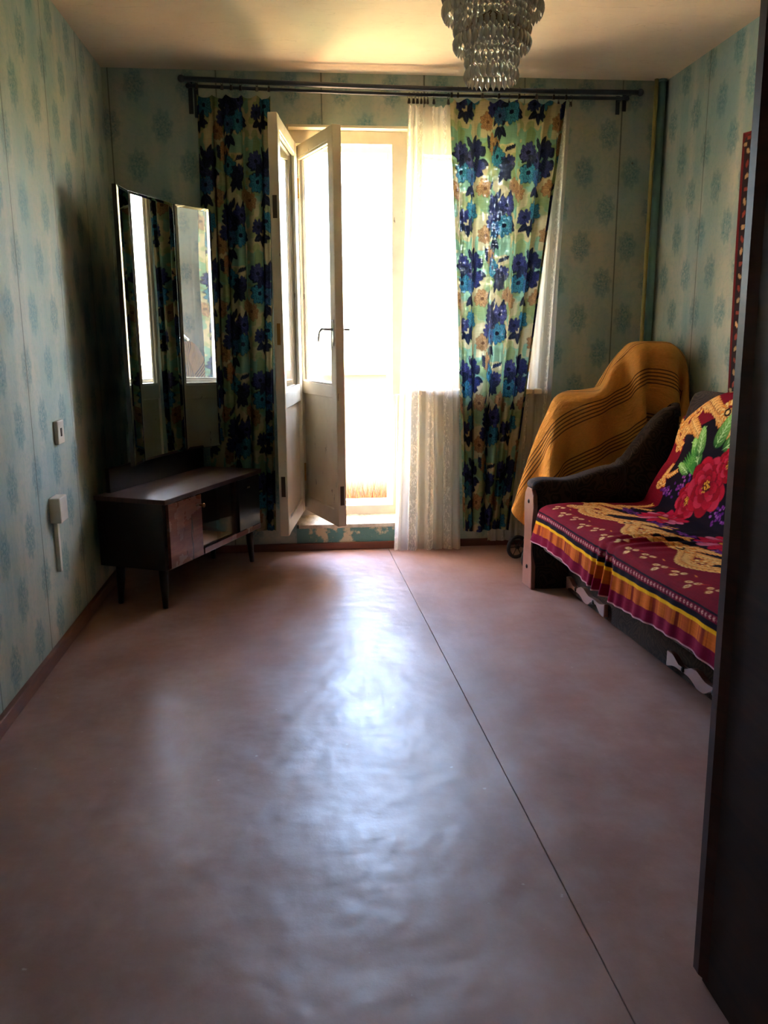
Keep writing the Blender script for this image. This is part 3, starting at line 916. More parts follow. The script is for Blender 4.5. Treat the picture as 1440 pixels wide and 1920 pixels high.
# ------------------------------------------------------------------ balcony and outside
struct(MB().box((-1.2, WT, -.15), (4.2, 1.25, .03)).build('floor_balcony', M['concrete']))
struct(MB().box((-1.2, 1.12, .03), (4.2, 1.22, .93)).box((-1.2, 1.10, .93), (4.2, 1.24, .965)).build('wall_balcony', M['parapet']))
struct(MB().box((-400, 3, -12.3), (400, 800, -12)).build('ground', M['ground']))
rnd = random.Random(8)
g = bmesh.new()
for k in range(2600):
    x = rnd.uniform(.2, 2.9); y = 1.12 - abs(rnd.gauss(0, .05)) - .005
    hgt = rnd.uniform(.06, .22) * (1 - .4 * (1.12 - y) / .2); lean = rnd.uniform(-.05, .05); ly = -abs(rnd.gauss(0, .02))
    w_ = rnd.uniform(.002, .004)
    a = g.verts.new((x - w_, y, .03)); b = g.verts.new((x + w_, y, .03)); c = g.verts.new((x + lean, min(y + ly, 1.115), .03 + hgt))
    g.faces.new((a, b, c))
me = bpy.data.meshes.new('dry_grass'); g.to_mesh(me); g.free(); me.materials.append(M['straw'])
dg = bpy.data.objects.new('dry_grass', me); COL.objects.link(dg)
tag(dg, 'dry straw-coloured grass along the foot of the balcony parapet', 'grass', kind='stuff')

# ------------------------------------------------------------------ curtain rods, clips
def rod(name, p0, p1, r, label, ends):
    e = empty(name, p0); tag(e, label, 'curtain rod')
    d = Vector(p1) - Vector(p0)
    pts = [d * f for f in np.linspace(0, 1, 13)]
    for i, p in enumerate(pts): p.z -= .012 * math.sin(PI * i / 12)
    MB().tube(pts, r, 10).build('bar', M['rod'], e)
    for p in (Vector((0, 0, 0)), d):
        MB().ball(p, (r * 1.5,) * 3, sub=2).build('end_cap', M['rod'], e)
    for f in ends:
        p = d * f
        br = MB().box((p.x - .011, -p0[1] - .006, p.z - (.13 if f < .5 else .062)), (p.x + .011, -p0[1] - .001, p.z + .03), bevel=.002)
        br.box((p.x - .006, -.004, p.z - .002), (p.x + .006, -p0[1] - .003, p.z + .007))
        br.build('bracket', M['rod'], e)
    return e
rod('curtain_rod', (.405, -.125, 2.423), (2.725, -.125, 2.408), .0125, 'thick dark curtain rod spanning the wall under the ceiling', (.012, .984))
rod('curtain_rod', (.430, -.075, 2.405), (2.675, -.075, 2.392), .0085, 'thin dark curtain rod just below and behind the thick one', (.014, .99))
def zrod(x, thick):
    if thick:
        f = (x - .405) / 2.36; return 2.423 - .010 * f - .010 * math.sin(PI * f)
    f = (x - .43) / 2.26; return 2.405 - .013 * f - .010 * math.sin(PI * f)

clip0 = None
def clip(x, thick, ztop, label, group, rnd=random.Random(2)):
    """wire ring round the rod with a small alligator clip biting the cloth"""
    global clip0
    y, z, r = (-.125, zrod(x, 1), .017) if thick else (-.075, zrod(x, 0), .0125)
    if clip0 is None:
        clip0 = empty('curtain_clip')
        n = 14
        MB().tube([(0, .0155 * math.cos(2 * PI * k / n), .0165 * math.sin(2 * PI * k / n) - .006) for k in range(n)], .0013, 5, closed=True).build('ring', M['wire'], clip0)
        MB().prism([(-.004, -.020), (.004, -.020), (.007, -.040), (.005, -.044), (-.005, -.044), (-.007, -.040)], -.004, .004, Matrix.Rotation(PI / 2, 4, 'X')).build('clip_jaw', M['wire'], clip0)
        c = clip0
    else:
        c = copy_tree(clip0)
    c.location = (x, y, z)
    c.rotation_euler = (0, 0, rnd.uniform(-.5, .5))
    tag(c, label, 'curtain clip', group)
    return c

# ------------------------------------------------------------------ curtains
def smooth_noise(n, seed, k):
    r = np.random.RandomState(seed)
    xs = np.linspace(0, 1, k); v = r.uniform(-1, 1, k)
    t = np.linspace(0, 1, n)
    i = np.clip((t * (k - 1)).astype(int), 0, k - 2); f = t * (k - 1) - i
    f = f * f * (3 - 2 * f)
    return v[i] * (1 - f) + v[i + 1] * f

def curtain(name, tl, tr, bl, br, ztop, zbot, y, cw, folds, amp, mat, seed, pattern=None, ns=200, nz=420, clips=8, sag=.018, u0=0, v0=0, hem=0.0, flatten=None):
    s = np.linspace(0, 1, ns); q = np.linspace(0, 1, nz)
    S, Q = np.meshgrid(s, q)
    Z0 = ztop - sag * np.abs(np.sin(PI * S * (clips - 1)))**1.3
    Zb = zbot + hem * np.sin(S * 7 + seed)
    Z = Z0 * (1 - Q) + Zb * Q
    ease = Q
    xl = tl * (1 - ease) + bl * ease; xr = tr * (1 - ease) + br * ease
    ph = 2 * PI * folds * S + 2.2 * smooth_noise(ns, seed, 7)[None, :] + .8 * np.sin(Q * 2.3 + S * 5)
    amod = (.55 + .45 * (smooth_noise(ns, seed + 1, 9)[None, :] * .5 + .5)) * (0.55 + .45 * np.clip(Q * 4, 0, 1))
    A = amp * amod
    Y = y + A * np.sin(ph) + A * .35 * np.sin(2.3 * ph + 1 + Q * 2) + .004 * np.sin(Q * 14 + S * 9)
    X = xl + (xr - xl) * S + A * .55 * np.cos(ph) * (.8 + .2 * np.sin(Q * 3))
    Y = np.minimum(Y, -.012 if flatten else -.030)
    if flatten: Y = np.where((Z < .66) & (X < .58), np.maximum(Y, -.045), Y)
    P = np.stack([X, Y, Z], -1)
    U = S * cw; V = Z
    col = None
    if pattern is not None: col = pattern.sample(U + u0, V + v0)
    uv = np.stack([U, V], -1)
    return grid_mesh(name, P, mat, None, col, uv)

tag(curtain('floral_curtain', .470, .835, .452, .795, 2.372, .135, -.058, .66, 5.2, .019, M['floral'], 4, FLORAL, 230, 640, 6, v0=.05, u0=.1, flatten=True),
    'dark floral blue and cream curtain left of the open door, behind the mirror', 'curtain')
tag(curtain('floral_curtain', 1.735, 2.340, 1.830, 2.095, 2.362, .118, -.125, .86, 5.6, .026, M['floral'], 9, FLORAL, 290, 640, 8, v0=.0, hem=.006),
    'backlit floral blue and cream curtain right of the door beside the net', 'curtain')
tag(curtain('net_curtain', 1.530, 1.760, 1.447, 1.822, 2.340, .004, -.078, 1.1, 6.0, .024, M['sheer'], 21, None, 220, 240, 8, sag=.012),
    'cream net curtain bunched between the open door and floral curtain', 'curtain')
tag(curtain('net_curtain', 2.02, 2.385, 1.985, 2.30, 2.350, .040, -.062, 1.0, 7.0, .016, M['sheer'], 33, None, 200, 220, 8, sag=.012),
    'white net curtain peeking out at the right edge of the backlit floral curtain', 'curtain')
ORD = ['leftmost', 'second from left', 'third from left', 'fourth from left', 'fifth from left', 'sixth from left', 'seventh from left', 'eighth from left']
for i, x in enumerate((.478, .60, .645, .69, .77, .828)):
    clip(x, 1, 0, ORD[i] + ' of the wire clips on the dark curtain left of the door', 'clips of the left floral curtain')
for i, x in enumerate((1.742, 1.775, 1.90, 1.985, 2.09, 2.18, 2.27, 2.335)):
    clip(x, 1, 0, ORD[i] + ' of the wire clips on the backlit floral curtain', 'clips of the right floral curtain')
for i, x in enumerate((1.532, 1.555, 1.575, 1.595, 1.612, 1.628, 1.66, 1.735)):
    clip(x, 0, 0, ORD[i] + ' of the clips bunching the cream net curtain by the door', 'clips of the cream net curtain')
for i, x in enumerate((2.05, 2.20, 2.31, 2.375)):
    clip(x, 0, 0, ORD[i] + ' of the clips holding the white net behind the floral curtain', 'clips of the white net curtain')

# ------------------------------------------------------------------ dressing table with trellis mirror
ang = math.atan2(.911, .412)
dt = empty('dressing_table', (.323 + .912 * .03, -.987 - .412 * .03, 0), ang)
tag(dt, 'low dark dressing table with tall three-part mirror standing across the left corner', 'dressing table')
# local: x along the front (0 near .. far), y towards the back
def L_(u, v): return (u, -(v - .03))
ZB, ZT = .180, .502
MB().box((-.005, .012, ZB), (.018, .352, ZT - .022)).build('side_panel', M['black_wood'], dt)
MB().box((.858, .012, ZB), (.881, .352, ZT - .022)).build('side_panel', M['black_wood'], dt)
MB().box((.018, .335, ZB), (.858, .350, ZT - .022)).build('back_panel', M['black_wood'], dt)
MB().box((-.018, -.012, ZT - .022), (.892, .356, ZT), bevel=.003).build('top_board', M['top_wood'], dt)
MB().box((.018, .004, ZB), (.858, .335, ZB + .022)).build('bottom_board', M['dark_wood'], dt)
MB().box((.290, .012, ZB + .022), (.306, .335, ZT - .022)).build('divider', M['dark_wood'], dt)
MB().box((.640, .012, ZB + .022), (.656, .335, ZT - .022)).build('divider', M['dark_wood'], dt)
MB().box((.306, .04, ZB + .022), (.640, .33, ZB + .028)).build('shelf_liner', M['shelf_paper'], dt)
MB().box((.306, -.002, ZB + .004), (.881, .010, ZB + .030)).build('lower_rail', M['door_wood'], dt)
d1 = MB().box((.016, -.006, ZB + .004), (.288, .010, ZT - .026), bevel=.002).build('door', M['door_wood'], dt)
MB().lathe([(.0045, 0), (.0055, .012), (.008, .020), (.0105, .026), (.009, .031)], 12, Matrix.Translation((.262, -.006, .428)) @ Matrix.Rotation(PI / 2, 4, 'X')).build('knob', M['brass'], d1)
MB().prism([(-.010, 0), (.010, 0), (.010, .010), (-.010, .010)], 0, .002, Matrix.Translation((.250, -.007, .425)) @ Matrix.Rotation(PI / 2, 4, 'X')).build('lock_plate', M['slot'], d1)
d2 = MB().box((.650, -.004, ZB + .032), (.874, .010, ZT - .026), bevel=.002).build('door', M['black_wood'], dt)
MB().box((.728, -.012, .424), (.760, -.004, .434), bevel=.002).build('handle', M['chrome'], d2)
MB().box((.306, .012, ZB + .026), (.480, .016, ZT - .024)).build('glass_door', M['glass'], dt)
MB().box((.464, .020, ZB + .026), (.650, .024, ZT - .024)).build('glass_door', M['glass'], dt)
def leg_mb(u, y, su, sy):
    n = 10; mb = MB(); rings = []
    return mb.tube([(u, y, ZB), (u + su * .3, y + sy * .3, ZB * .6), (u + su, y + sy, 0)], .02, 10, rads=[.021, .019, .0115])
for u, y, su, sy in ((.025, .045, -.008, -.006), (.835, .045, .008, -.006), (.025, .270, -.008, .006), (.835, .270, .008, .006)):
    leg_mb(u, y, su, sy).build('leg', M['black_wood'], dt)
MB().box((.055, .318, ZT), (.865, .340, .615), bevel=.002).build('mirror_plinth', M['black_wood'], dt)
# mirror panels
MZ0, MZ1 = .620, 1.822
def mirror_panel(p0, p1, lean0=0.0):
    """p0 -> p1 in local (u, y); the glass faces the room"""
    dx, dy = p1[0] - p0[0], p1[1] - p0[1]
    L = math.hypot(dx, dy)
    m = Matrix.Translation((p0[0], p0[1], 0)) @ Matrix.Rotation(math.atan2(dy, dx), 4, 'Z')
    b = MB().box((0, .004, MZ0), (L, .022, MZ1), m).build('mirror_panel', M['black_wood'], dt)
    g_ = MB()
    mm = m @ Matrix.Translation((L / 2, 0, (MZ0 + MZ1) / 2)) @ Matrix.Rotation(PI / 2, 4, 'X')
    a, c, bv = L / 2 - .002, (MZ1 - MZ0) / 2 - .002, .012
    v = [g_.bm.verts.new(mm @ Vector(q)) for q in ((-a, -c, -.003), (a, -c, -.003), (a, c, -.003), (-a, c, -.003), (-a + bv, -c + bv, 0), (a - bv, -c + bv, 0), (a - bv, c - bv, 0), (-a + bv, c - bv, 0))]
    g_.bm.faces.new(v[4:8])
    for k in range(4): g_.bm.faces.new((v[k], v[(k + 1) % 4], v[4 + (k + 1) % 4], v[4 + k]))
    g_.bm.faces.new(v[0:4][::-1])
    g_.build('mirror_glass', M['mirror'], b)
    for z in (MZ0 + .12, MZ1 - .12):
        MB().lathe([(.005, z - .02), (.005, z + .02)], 8, m @ Matrix.Translation((L, .006, 0))).build('mirror_hinge', M['wire'], b)
    return b
A0 = (.262, .264); A1 = (.655, .286)
mirror_panel((.108, .212), (.258, .263))
mirror_panel(A0, A1)
mirror_panel((.660, .285), (.882, .217))

# ------------------------------------------------------------------ wall fittings, pipes
def fitting(name, y, z, w, h, d, label, cat):
    e = empty(name, (0, y, z)); tag(e, label, cat); return e
e = fitting('wall_switch', -1.262, .830, .08, .08, .02, 'small yellowed switch plate on the left wall above the box', 'switch')
MB().box((0, -.042, -.046), (.016, .042, .046), bevel=.004).build('plate', M['plastic'], e)
MB().box((.0155, -.010, -.016), (.0185, .006, .016), bevel=.001).build('rocker', M['slot'], e)
e = fitting('junction_box', -1.402, .553, .1, .1, .05, 'pale square junction box with a cable duct below on the left wall', 'junction box')
MB().box((0, -.048, -.048), (.042, .048, .048), bevel=.004).build('cover', M['plastic'], e)
MB().box((0, -.014, -.245), (.016, .010, -.048), bevel=.002).build('cable_duct', M['plastic'], e)

e = empty('heating_pipe', (2.838, -.05, 0)); tag(e, 'thin ochre heating pipe rising in the right back corner', 'pipe')
MB().tube([(0, 0, .0), (0, 0, 1.2), (.001, 0, 2.0), (.002, 0, 2.25), (.006, .008, 2.40), (.008, .016, 2.499)], .0105, 10).build('riser', M['pipe'], e)
MB().lathe([(.018, .0), (.018, .010), (.012, .014)], 14).build('floor_collar', M['pipe'], e)
e = empty('corner_pipe', (2.880, -.032, 0)); tag(e, 'blue-green painted riser pipe tight in the right back corner', 'pipe')
MB().tube([(0, 0, 0), (0, 0, 1.2), (0, 0, 2.5)], .020, 12).build('riser', M['pipe2'], e)
MB().lathe([(.023, 2.485), (.023, 2.499)], 14).build('ceiling_collar', M['pipe2'], e)

# ------------------------------------------------------------------ chandelier
CHX, CHY = 1.552, -1.90
ch = empty('chandelier', (CHX, CHY, H)); tag(ch, 'tiered crystal chandelier hanging from the ceiling above the room', 'chandelier')
MB().lathe([(.004, -.34), (.004, -.06), (.05, -.05), (.055, 0)], 16).build('stem', M['bronze'], ch)
tiers = [(.146, 2.318 - H, 6, 46), (.111, 2.226 - H, 6, 38), (.076, 2.098 - H, 4, 26)]
def strand_mesh(nb, drop_len):
    b = MB()
    z = -.004
    for k in range(nb):
        b.lathe([(.0012, z), (.0062, z - .005), (.0075, z - .010), (.0058, z - .015), (.0012, z - .0195)], 7)
        z -= .0200
    b.lathe([(.0012, z), (.0065, z - .006), (.0084, z - .014), (.0062, z - .024), (.0012, z - .031)], 7)
    z -= .032
    return b, z
strand0 = {}
for ti, (r, z, nb, n) in enumerate(tiers):
    rg = MB()
    rg.lathe([(r - .006, z - .004), (r + .003, z - .004), (r + .003, z + .008), (r - .006, z + .008), (r - .006, z - .004)], 48, cap=False)
    for k in range(4):
        a = k * PI / 2 + .4
        rg.tube([(0, 0, z + .05), (math.cos(a) * r, math.sin(a) * r, z + .002)], .0025, 6)
    rg.build('ring_frame', M['bronze'], ch)
    b, zz = strand_mesh(nb, .03)
    first = b.build('crystal_strand', M['crystal'], ch)
    drop = MB().lathe([(.001, zz), (.0065, zz - .008), (.0088, zz - .018), (.0075, zz - .028), (.001, zz - .042)], 6).build('crystal_drop', M['crystal'], first)
    for k in range(n):
        s_ = first
        if k: s_ = first.copy(); COL.objects.link(s_); d_ = drop.copy(); COL.objects.link(d_); d_.parent = s_
        a = 2 * PI * k / n + .05
        s_.location = (math.cos(a) * r, math.sin(a) * r, z)
        s_.rotation_euler = (0, 0, a)
# lampholders inside
for k in range(3):
    a = k * 2.1
    MB().lathe([(.012, -.20), (.014, -.24), (.010, -.27)], 10, Matrix.Translation((math.cos(a) * .05, math.sin(a) * .05, 0))).build('lamp_holder', M['bronze'], ch)

# ------------------------------------------------------------------ wardrobe
wd = empty('wardrobe', (1.678, -3.32, 0)); wd.rotation_euler = (0, -.0122, 0); tag(wd, 'tall dark polished wardrobe cutting into the right edge of the view', 'wardrobe')
WH = 2.08
MB().box((0, -.56, 0.0), (.02, 0, WH)).build('side_panel', M['wardrobe'], wd)
MB().box((1.18, -.56, 0.0), (1.20, 0, WH)).build('side_panel', M['wardrobe'], wd)
MB().box((.02, -.56, 0.02), (1.18, -.548, WH - .02)).build('back_panel', M['wardrobe'], wd)
MB().box((.02, -.548, 0.02), (1.18, -.002, .08)).build('plinth', M['wardrobe'], wd)
MB().box((.02, -.548, WH - .02), (1.18, 0, WH)).build('top_panel', M['wardrobe'], wd)
MB().prism([(-.008, .002), (.0, -.020), (.003, -.020), (.003, .022), (-.008, .022)], 0.012, WH, None).build('front_edge', M['ward_edge'], wd)
for k in range(2):
    d_ = MB().box((.004 + k * .597, .003, .07), (.599 + k * .597, .022, WH - .01), bevel=.002).build('door', M['wardrobe'], wd)
    MB().ball(((.56 if k == 0 else .64), .034, 1.0), (.012,) * 3).build('knob', M['brass'], d_)

# ------------------------------------------------------------------ sofa
SO = Matrix(((.9974, .0725, 0, 2.19), (.0725, -.9974, 0, -.95), (0, 0, 1, 0), (0, 0, 0, 1)))   # local (t, s, z) -> world (mirrored)
rz = math.atan2(.0725, .9974)
so = empty('sofa', (2.19, -.95, 0), rz)
tag(so, 'dark brown sofa with wooden arm plates along the right wall', 'sofa')
# local: x = t towards the wall, y = -s
SL = 1.86
MB().box((.012, -SL, .010), (.56, .02, .214)).build('base_box', M['chenille'], so)
MB().box((-.012, -SL + .01, .012), (.010, .005, .185), bevel=.006).build('drawer_front', M['chenille'], so)
def wavy_plate(s0, s1):
    n = 40; L = s1 - s0; topp, bot = [], []
    for k in range(n + 1):
        f = k / n
        env = .018 + .012 * math.cos(2 * PI * 2 * f) * (1 if 0 < f < 1 else 1)
        c = .060 + .003 * math.cos(2 * PI * 2 * f + PI)
        wv = .007 * math.sin(2 * PI * 3 * f)
        topp.append((f * L, c + env + wv)); bot.append((f * L, c - env * .9 + wv))
    poly = topp + bot[::-1]
    m = Matrix.Translation((-.012, -s0, 0)) @ Matrix(((0, 0, -1, 0), (-1, 0, 0, 0), (0, 1, 0, 0), (0, 0, 0, 1)))
    return MB().prism(poly, 0, .020, m, bevel=.004), m, L
for s0, s1 in ((.02, .44), (.965, 1.385)):
    b, m, L = wavy_plate(s0, s1)
    pl = b.build('decor_plate', M['plate'], so)
    pl['label'] = 'wavy varnished wooden plate with two studs'
    for f in (.27, .73):
        MB().ball((0, 0, 0), (.011, .011, .006), m @ Matrix.Translation((f * L, .060, .020))).build('stud', M['stud'], pl)
MB().box((-.155, -SL + .005, .212), (.40, -.008, .405), bevel=.03, seg=4).build('seat_cushion', M['ticking'], so, True)
# back rest
bp = [(.33, .30), (.36, .42), (.42, .62), (.47, .80), (.50, .90), (.52, .935), (.545, .935), (.56, .90), (.56, .10), (.40, .10)]
mxz = Matrix(((1, 0, 0, 0), (0, 0, -1, 0), (0, 1, 0, 0), (0, 0, 0, 1)))
rounded_slab(bp, -SL + .02, -.06, .03, Matrix()).build('backrest', M['chenille'], so, True)
arm_p = [(-.145, .0), (-.145, .46), (-.165, .480), (-.168, .505), (-.150, .524), (-.10, .530), (0, .524), (.06, .535), (.13, .556), (.20, .574), (.25, .580), (.30, .560), (.31, .0)]
side_p = [(.26, .10), (.262, .565), (.30, .620), (.36, .700), (.42, .775), (.47, .825), (.51, .850), (.545, .852), (.56, .83), (.56, .10)]
def arm(y0, y1):
    a = rounded_slab(arm_p, y0, y1, .035, Matrix()).build('arm', M['chenille'], so, True)
    rounded_slab(side_p, y0 + .006, y1 - .006, .045, Matrix()).build('wing', M['chenille'], so, True)
    c = (y0 + y1) / 2; hw = .064
    pp = [(-hw, .0), (hw, .0), (hw * 1.0, .10), (hw * .72, .20), (hw * .80, .30), (hw * 1.05, .40), (hw * .9, .455), (hw * .45, .485), (-hw * .45, .485), (-hw * .9, .455), (-hw * 1.05, .40), (-hw * .80, .30), (-hw * .72, .20), (-hw, .10)]
    m = Matrix.Translation((-.146, c, 0)) @ Matrix(((0, 0, -1, 0), (-1, 0, 0, 0), (0, 1, 0, 0), (0, 0, 0, 1)))
    p_ = MB().prism(pp, 0, .022, m, bevel=.005).build('arm_plate', M['plate'], so)
    p_['label'] = 'varnished wooden plate on the arm front'
    for z in (.10, .42):
        MB().ball((0, 0, 0), (.011, .011, .006), m @ Matrix.Translation((0, z, .022))).build('stud', M['stud'], p_)
arm(.078, .205)
arm(-SL - .135, -SL - .008)

# ------------------------------------------------------------------ bedspread
prof = np.array([(-.190, .244), (-.186, .275), (-.181, .33), (-.178, .378), (-.173, .404), (-.158, .421), (-.130, .430), (-.05, .433), (.08, .430), (.20, .426), (.28, .424), (.325, .430), (.345, .452), (.368, .52), (.400, .62), (.432, .72), (.460, .82), (.485, .90), (.505, .940), (.530, .956), (.560, .950), (.572, .92)])
def resample(pr, n):
    # Catmull-Rom then arc length
    P = np.vstack([2 * pr[0] - pr[1], pr, 2 * pr[-1] - pr[-2]]); out = []
    for i in range(1, len(P) - 2):
        for t in np.linspace(0, 1, 14, endpoint=False):
            a, b, c, d = P[i - 1:i + 3]
            out.append(.5 * ((2 * b) + (-a + c) * t + (2 * a - 5 * b + 4 * c - d) * t * t + (-a + 3 * b - 3 * c + d) * t**3))
    out.append(pr[-1]); out = np.array(out)
    dl = np.r_[0, np.cumsum(np.hypot(*np.diff(out, axis=0).T))]
    q = np.linspace(0, dl[-1], n)
    return np.stack([np.interp(q, dl, out[:, 0]), np.interp(q, dl, out[:, 1])], 1), q
NQ, NP = 400, 430
pq, qv = resample(prof, NQ)
LQ, LP = float(qv[-1]), SL - .03
pv = np.linspace(0, LP, NP)
SPREAD = paint_spread(LP, LQ)
PP, QQ = np.meshgrid(pv, qv)
Tt = np.repeat(pq[:, 0][:, None], NP, 1); Zz = np.repeat(pq[:, 1][:, None], NP, 1)
hang = np.clip((.19 - QQ) / .19, 0, 1)
gather = np.exp(-((PP - .72) / .10)**2)
Tt = Tt - hang * (.004 * np.sin(PP * 31 + 1) + .003 * np.sin(PP * 71 + 2 * np.sin(PP * 6))) - hang * gather * .022 * np.sin(PP * 95)
Zz = Zz + hang * (.018 * np.sin(PP * 5.5 + .5) + .010 * gather - .012 * np.clip(PP - .9, 0, 1)) 
seatm = np.exp(-((QQ - .36) / .18)**2)
Zz = Zz + seatm * (.006 * np.sin(PP * 9 + QQ * 6) + gather * .007 * np.sin(PP * 95 + QQ * 10))
backm = np.clip((QQ - .78) / .3, 0, 1)
endf = np.clip(PP / .36, 0, 1); endf = endf * endf * (3 - 2 * endf)
Zz = np.where(QQ > .74, .43 + (Zz - .43) * (1 - .22 * (1 - endf) * np.clip((QQ - .74) / .2, 0, 1)), Zz)
Tt = Tt + backm * (.008 * np.sin(PP * 11 + QQ * 8)) - backm * .012
SS = PP + .012 + .010 * np.sin(QQ * 9) * np.clip(.2 - PP, 0, 1) * 5 + np.clip(.2 - PP, 0, 1) / .2 * (.05 * np.clip((QQ - .74) / .3, 0, 1)) - np.clip(.06 - PP, 0, 1) / .06 * hang * .05
P3 = np.stack([Tt, -SS, Zz], -1)
sp = grid_mesh('bedspread', P3, M['spread'], None, SPREAD.sample(PP, QQ), np.stack([PP, QQ], -1))
sp.location = (2.19, -.95, 0); sp.rotation_euler = (0, 0, rz)
tag(sp, 'maroon plush bedspread with gold scrolls and red roses thrown over the sofa', 'bedspread')

# ------------------------------------------------------------------ rug on the right wall
RW, RH = 1.5, 1.15
RUG = paint_rug(RW, RH)
xs = np.linspace(0, RW, 260); zs = np.linspace(0, RH, 230)
RX, RZ = np.meshgrid(xs, zs)
P3 = np.stack([np.full_like(RX, W - .016) - .004 * np.sin(RX * 9 + RZ * 3) - .003, -.90 - RX - .05 * (1 - RZ / RH), .895 + RZ - .006 * np.abs(np.sin(RX * 14))], -1)
rug = grid_mesh('wall_rug', P3, M['rugm'], None, RUG.sample(RX, RZ), np.stack([RX, RZ], -1))
sol = rug.modifiers.new('thickness', 'SOLIDIFY'); sol.thickness = .008; sol.offset = 0
tag(rug, 'dark red patterned wool rug hung on the right wall above the sofa', 'rug')

# ------------------------------------------------------------------ covered wheeled chair in the corner
wc = empty('wheeled_chair', (2.38, -.42, 0)); tag(wc, 'wheeled chair hidden under the orange striped cloth, small wheel showing', 'wheeled chair')
def wheel(c, r, rw, parent, ax):
    n = 24
    m = Matrix.Translation(c) @ Matrix.Rotation(ax, 4, 'Z')
    w_ = MB().tube([m @ Vector((r * math.cos(2 * PI * k / n), 0, r * math.sin(2 * PI * k / n))) for k in range(n)], rw, 8, closed=True).build('wheel', M['rubber'], parent)
    h_ = MB()
    h_.lathe([(.010, -.012), (.010, .012)], 10, m @ Matrix.Rotation(PI / 2, 4, 'X'))
    for k in range(6):
        a = k * PI / 3
        h_.tube([m @ Vector((0, 0, 0)), m @ Vector((r * math.cos(a), 0, r * math.sin(a)))], .0022, 5)
    h_.build('spokes', M['wire'], w_)
for c, r in (((-.285, .10, .066), .056), ((-.27, -.14, .066), .056), ((.24, .15, .11), .10), ((.24, -.15, .11), .10)):
    wheel(Vector(c), r, .010, wc, .35)
cf = MB()
for sy in (-.13, .13):
    cf.tube([(-.26, sy * .7, .066), (-.16, sy * .8, .30), (-.08, sy * .7, .78), (.10, sy * .7, .80), (.33, sy * .7, .84), (.36, sy * .7, 1.06)], .010, 8)
    cf.tube([(.24, sy, .11), (.10, sy * .8, .40), (-.10, sy * .7, .42)], .010, 8)
cf.build('frame', M['wire'], wc)
MB().box((-.08, -.09, .40), (.26, .11, .45), bevel=.015).build('seat', M['rubber'], wc)
MB().box((.33, -.10, .45), (.36, .12, 1.05), bevel=.015).build('backrest', M['rubber'], wc)

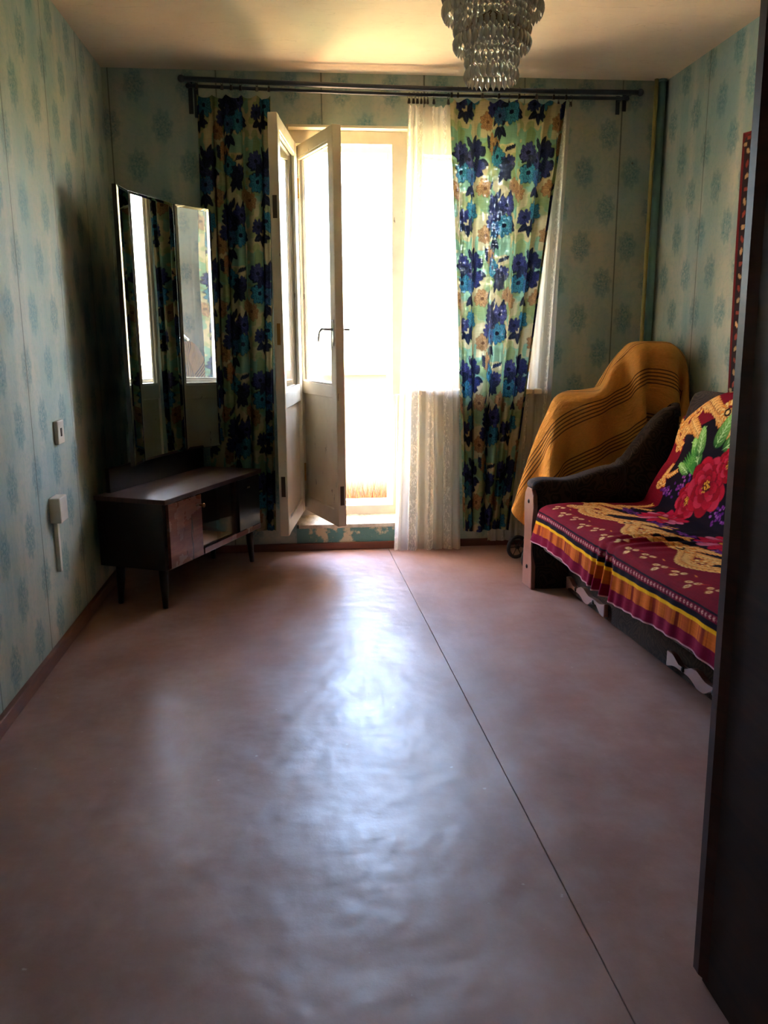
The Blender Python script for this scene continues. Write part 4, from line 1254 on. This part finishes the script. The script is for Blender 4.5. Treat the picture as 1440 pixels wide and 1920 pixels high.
def drape():
    nu, nv, sp_ = 48, 43, .038
    R = lambda a: np.array([[math.cos(a), -math.sin(a)], [math.sin(a), math.cos(a)]])
    boxes = [  # centre, half size, rounding, z-rotation
        ((2.375, -.42, .45), (.12, .16, .445), .035, -.44),
        ((2.54, -.40, .43), (.10, .15, .43), .04, -.30),
        ((2.20, -.42, .10), (.10, .13, .10), .03, -.30),
        ((2.742, -.39, .572), (.112, .19, .572), .04, -.25),
        ((2.62, -.21, 1.15), (.014, .014, .03), .012, 0),
    ]
    U, V = np.meshgrid(np.arange(nu) * sp_, np.arange(nv) * sp_, indexing='ij')
    th = math.radians(-9)
    cu, cv = .48, .79
    a0, dip = .60, .16                       # spare cloth sagging between the two humps
    k_ = np.clip((U - a0) / (2 * dip), 0, 1)
    Ue = U - 2 * dip * k_ * .85
    X = 2.30 + (Ue - cu) * math.cos(th) - (V - cv) * math.sin(th)
    Y = -.42 + (Ue - cu) * math.sin(th) + (V - cv) * math.cos(th)
    P = np.stack([X, Y, 1.19 - dip * (1 - np.abs(2 * k_ - 1))], -1)
    rs = np.random.RandomState(3)
    P[..., 2] += rs.uniform(-.004, .004, (nu, nv))
    prev = P.copy()
    cons = []
    for di, dj, L, k in ((1, 0, 1, 1), (0, 1, 1, 1), (1, 1, 2 ** .5, .2), (1, -1, 2 ** .5, .2), (2, 0, 2, .03), (0, 2, 2, .03)):
        ia = (slice(0, nu - di), slice(max(0, -dj), nv - max(0, dj)))
        ib = (slice(di, nu), slice(max(0, dj), nv + min(0, dj)))
        cons.append((ia, ib, L * sp_, k))
    def collide(P):
        hit = np.zeros((nu, nv), bool); grip = np.zeros((nu, nv))
        for (c, hs, r, a) in boxes:
            Rm = R(a); c = np.array(c)
            q = P - c
            q = np.stack([q[..., 0] * Rm[0, 0] + q[..., 1] * Rm[1, 0], q[..., 0] * Rm[0, 1] + q[..., 1] * Rm[1, 1], q[..., 2]], -1)
            e = np.abs(q) - (np.array(hs) - r)
            eo = np.maximum(e, 0); lo = np.sqrt((eo * eo).sum(-1))
            ins = e.max(-1) < 0
            d = np.where(ins, e.max(-1), lo) - r - .012
            m = d < 0
            sg = np.where(q < 0, -1.0, 1.0)
            gr = np.where(ins[..., None], np.eye(3)[e.argmax(-1)] * sg, eo / (lo[..., None] + 1e-9) * sg)
            q = q - gr * np.where(m, d, 0)[..., None]
            back = np.stack([q[..., 0] * Rm[0, 0] + q[..., 1] * Rm[0, 1], q[..., 0] * Rm[1, 0] + q[..., 1] * Rm[1, 1], q[..., 2]], -1) + c
            P = np.where(m[..., None], back, P); hit |= m
            grip = np.where(m, np.maximum(grip, np.where(gr[..., 2] > .35, .999, .5)), grip)
        return P, hit, grip
    N = 640
    for it in range(N):
        vel = (P - prev) * .97
        prev = P.copy()
        P = P + vel; P[..., 2] -= .00042
        for sub in range(10):
            for ia, ib, L, k in cons:
                A, B = P[ia], P[ib]
                d = B - A; l = np.sqrt((d * d).sum(-1, keepdims=True)) + 1e-9
                c = d * (k * .45 * (l - L) / l)
                P[ia] += c; P[ib] -= c
            if sub % 3 == 2 or sub == 9:
                P, hit, grip = collide(P)
        f = min(1, it / 330)
        lo_y, hi_y, hi_x = -1.5 * (1 - f) + (-.722 + .0725 * (P[..., 0] - 2.05)) * f, .5 * (1 - f) - .080 * f, 3.4 * (1 - f) + (W - .035) * f
        P[..., 1] = np.clip(P[..., 1], lo_y, hi_y); P[..., 0] = np.minimum(P[..., 0], hi_x)
        fl_ = P[..., 2] < .012
        P[..., 2] = np.maximum(P[..., 2], .012)
        grip = np.where(fl_, np.maximum(grip, .6), grip)
        d = P - prev
        P = prev + d * np.stack([1 - grip, 1 - grip, np.ones_like(grip)], -1)
        prev = np.where((hit | fl_)[..., None], P - (P - prev) * .3, prev)
    return P, U, V
Pc, Uc, Vc = drape()
cov = grid_mesh('cloth_cover', Pc, M['stripe'], None, None, np.stack([Uc, Vc], -1))
sb = cov.modifiers.new('smooth', 'SUBSURF'); sb.levels = 1; sb.render_levels = 1
tag(cov, 'orange cotton cloth with thin dark stripes draped over the wheeled chair', 'cloth cover')
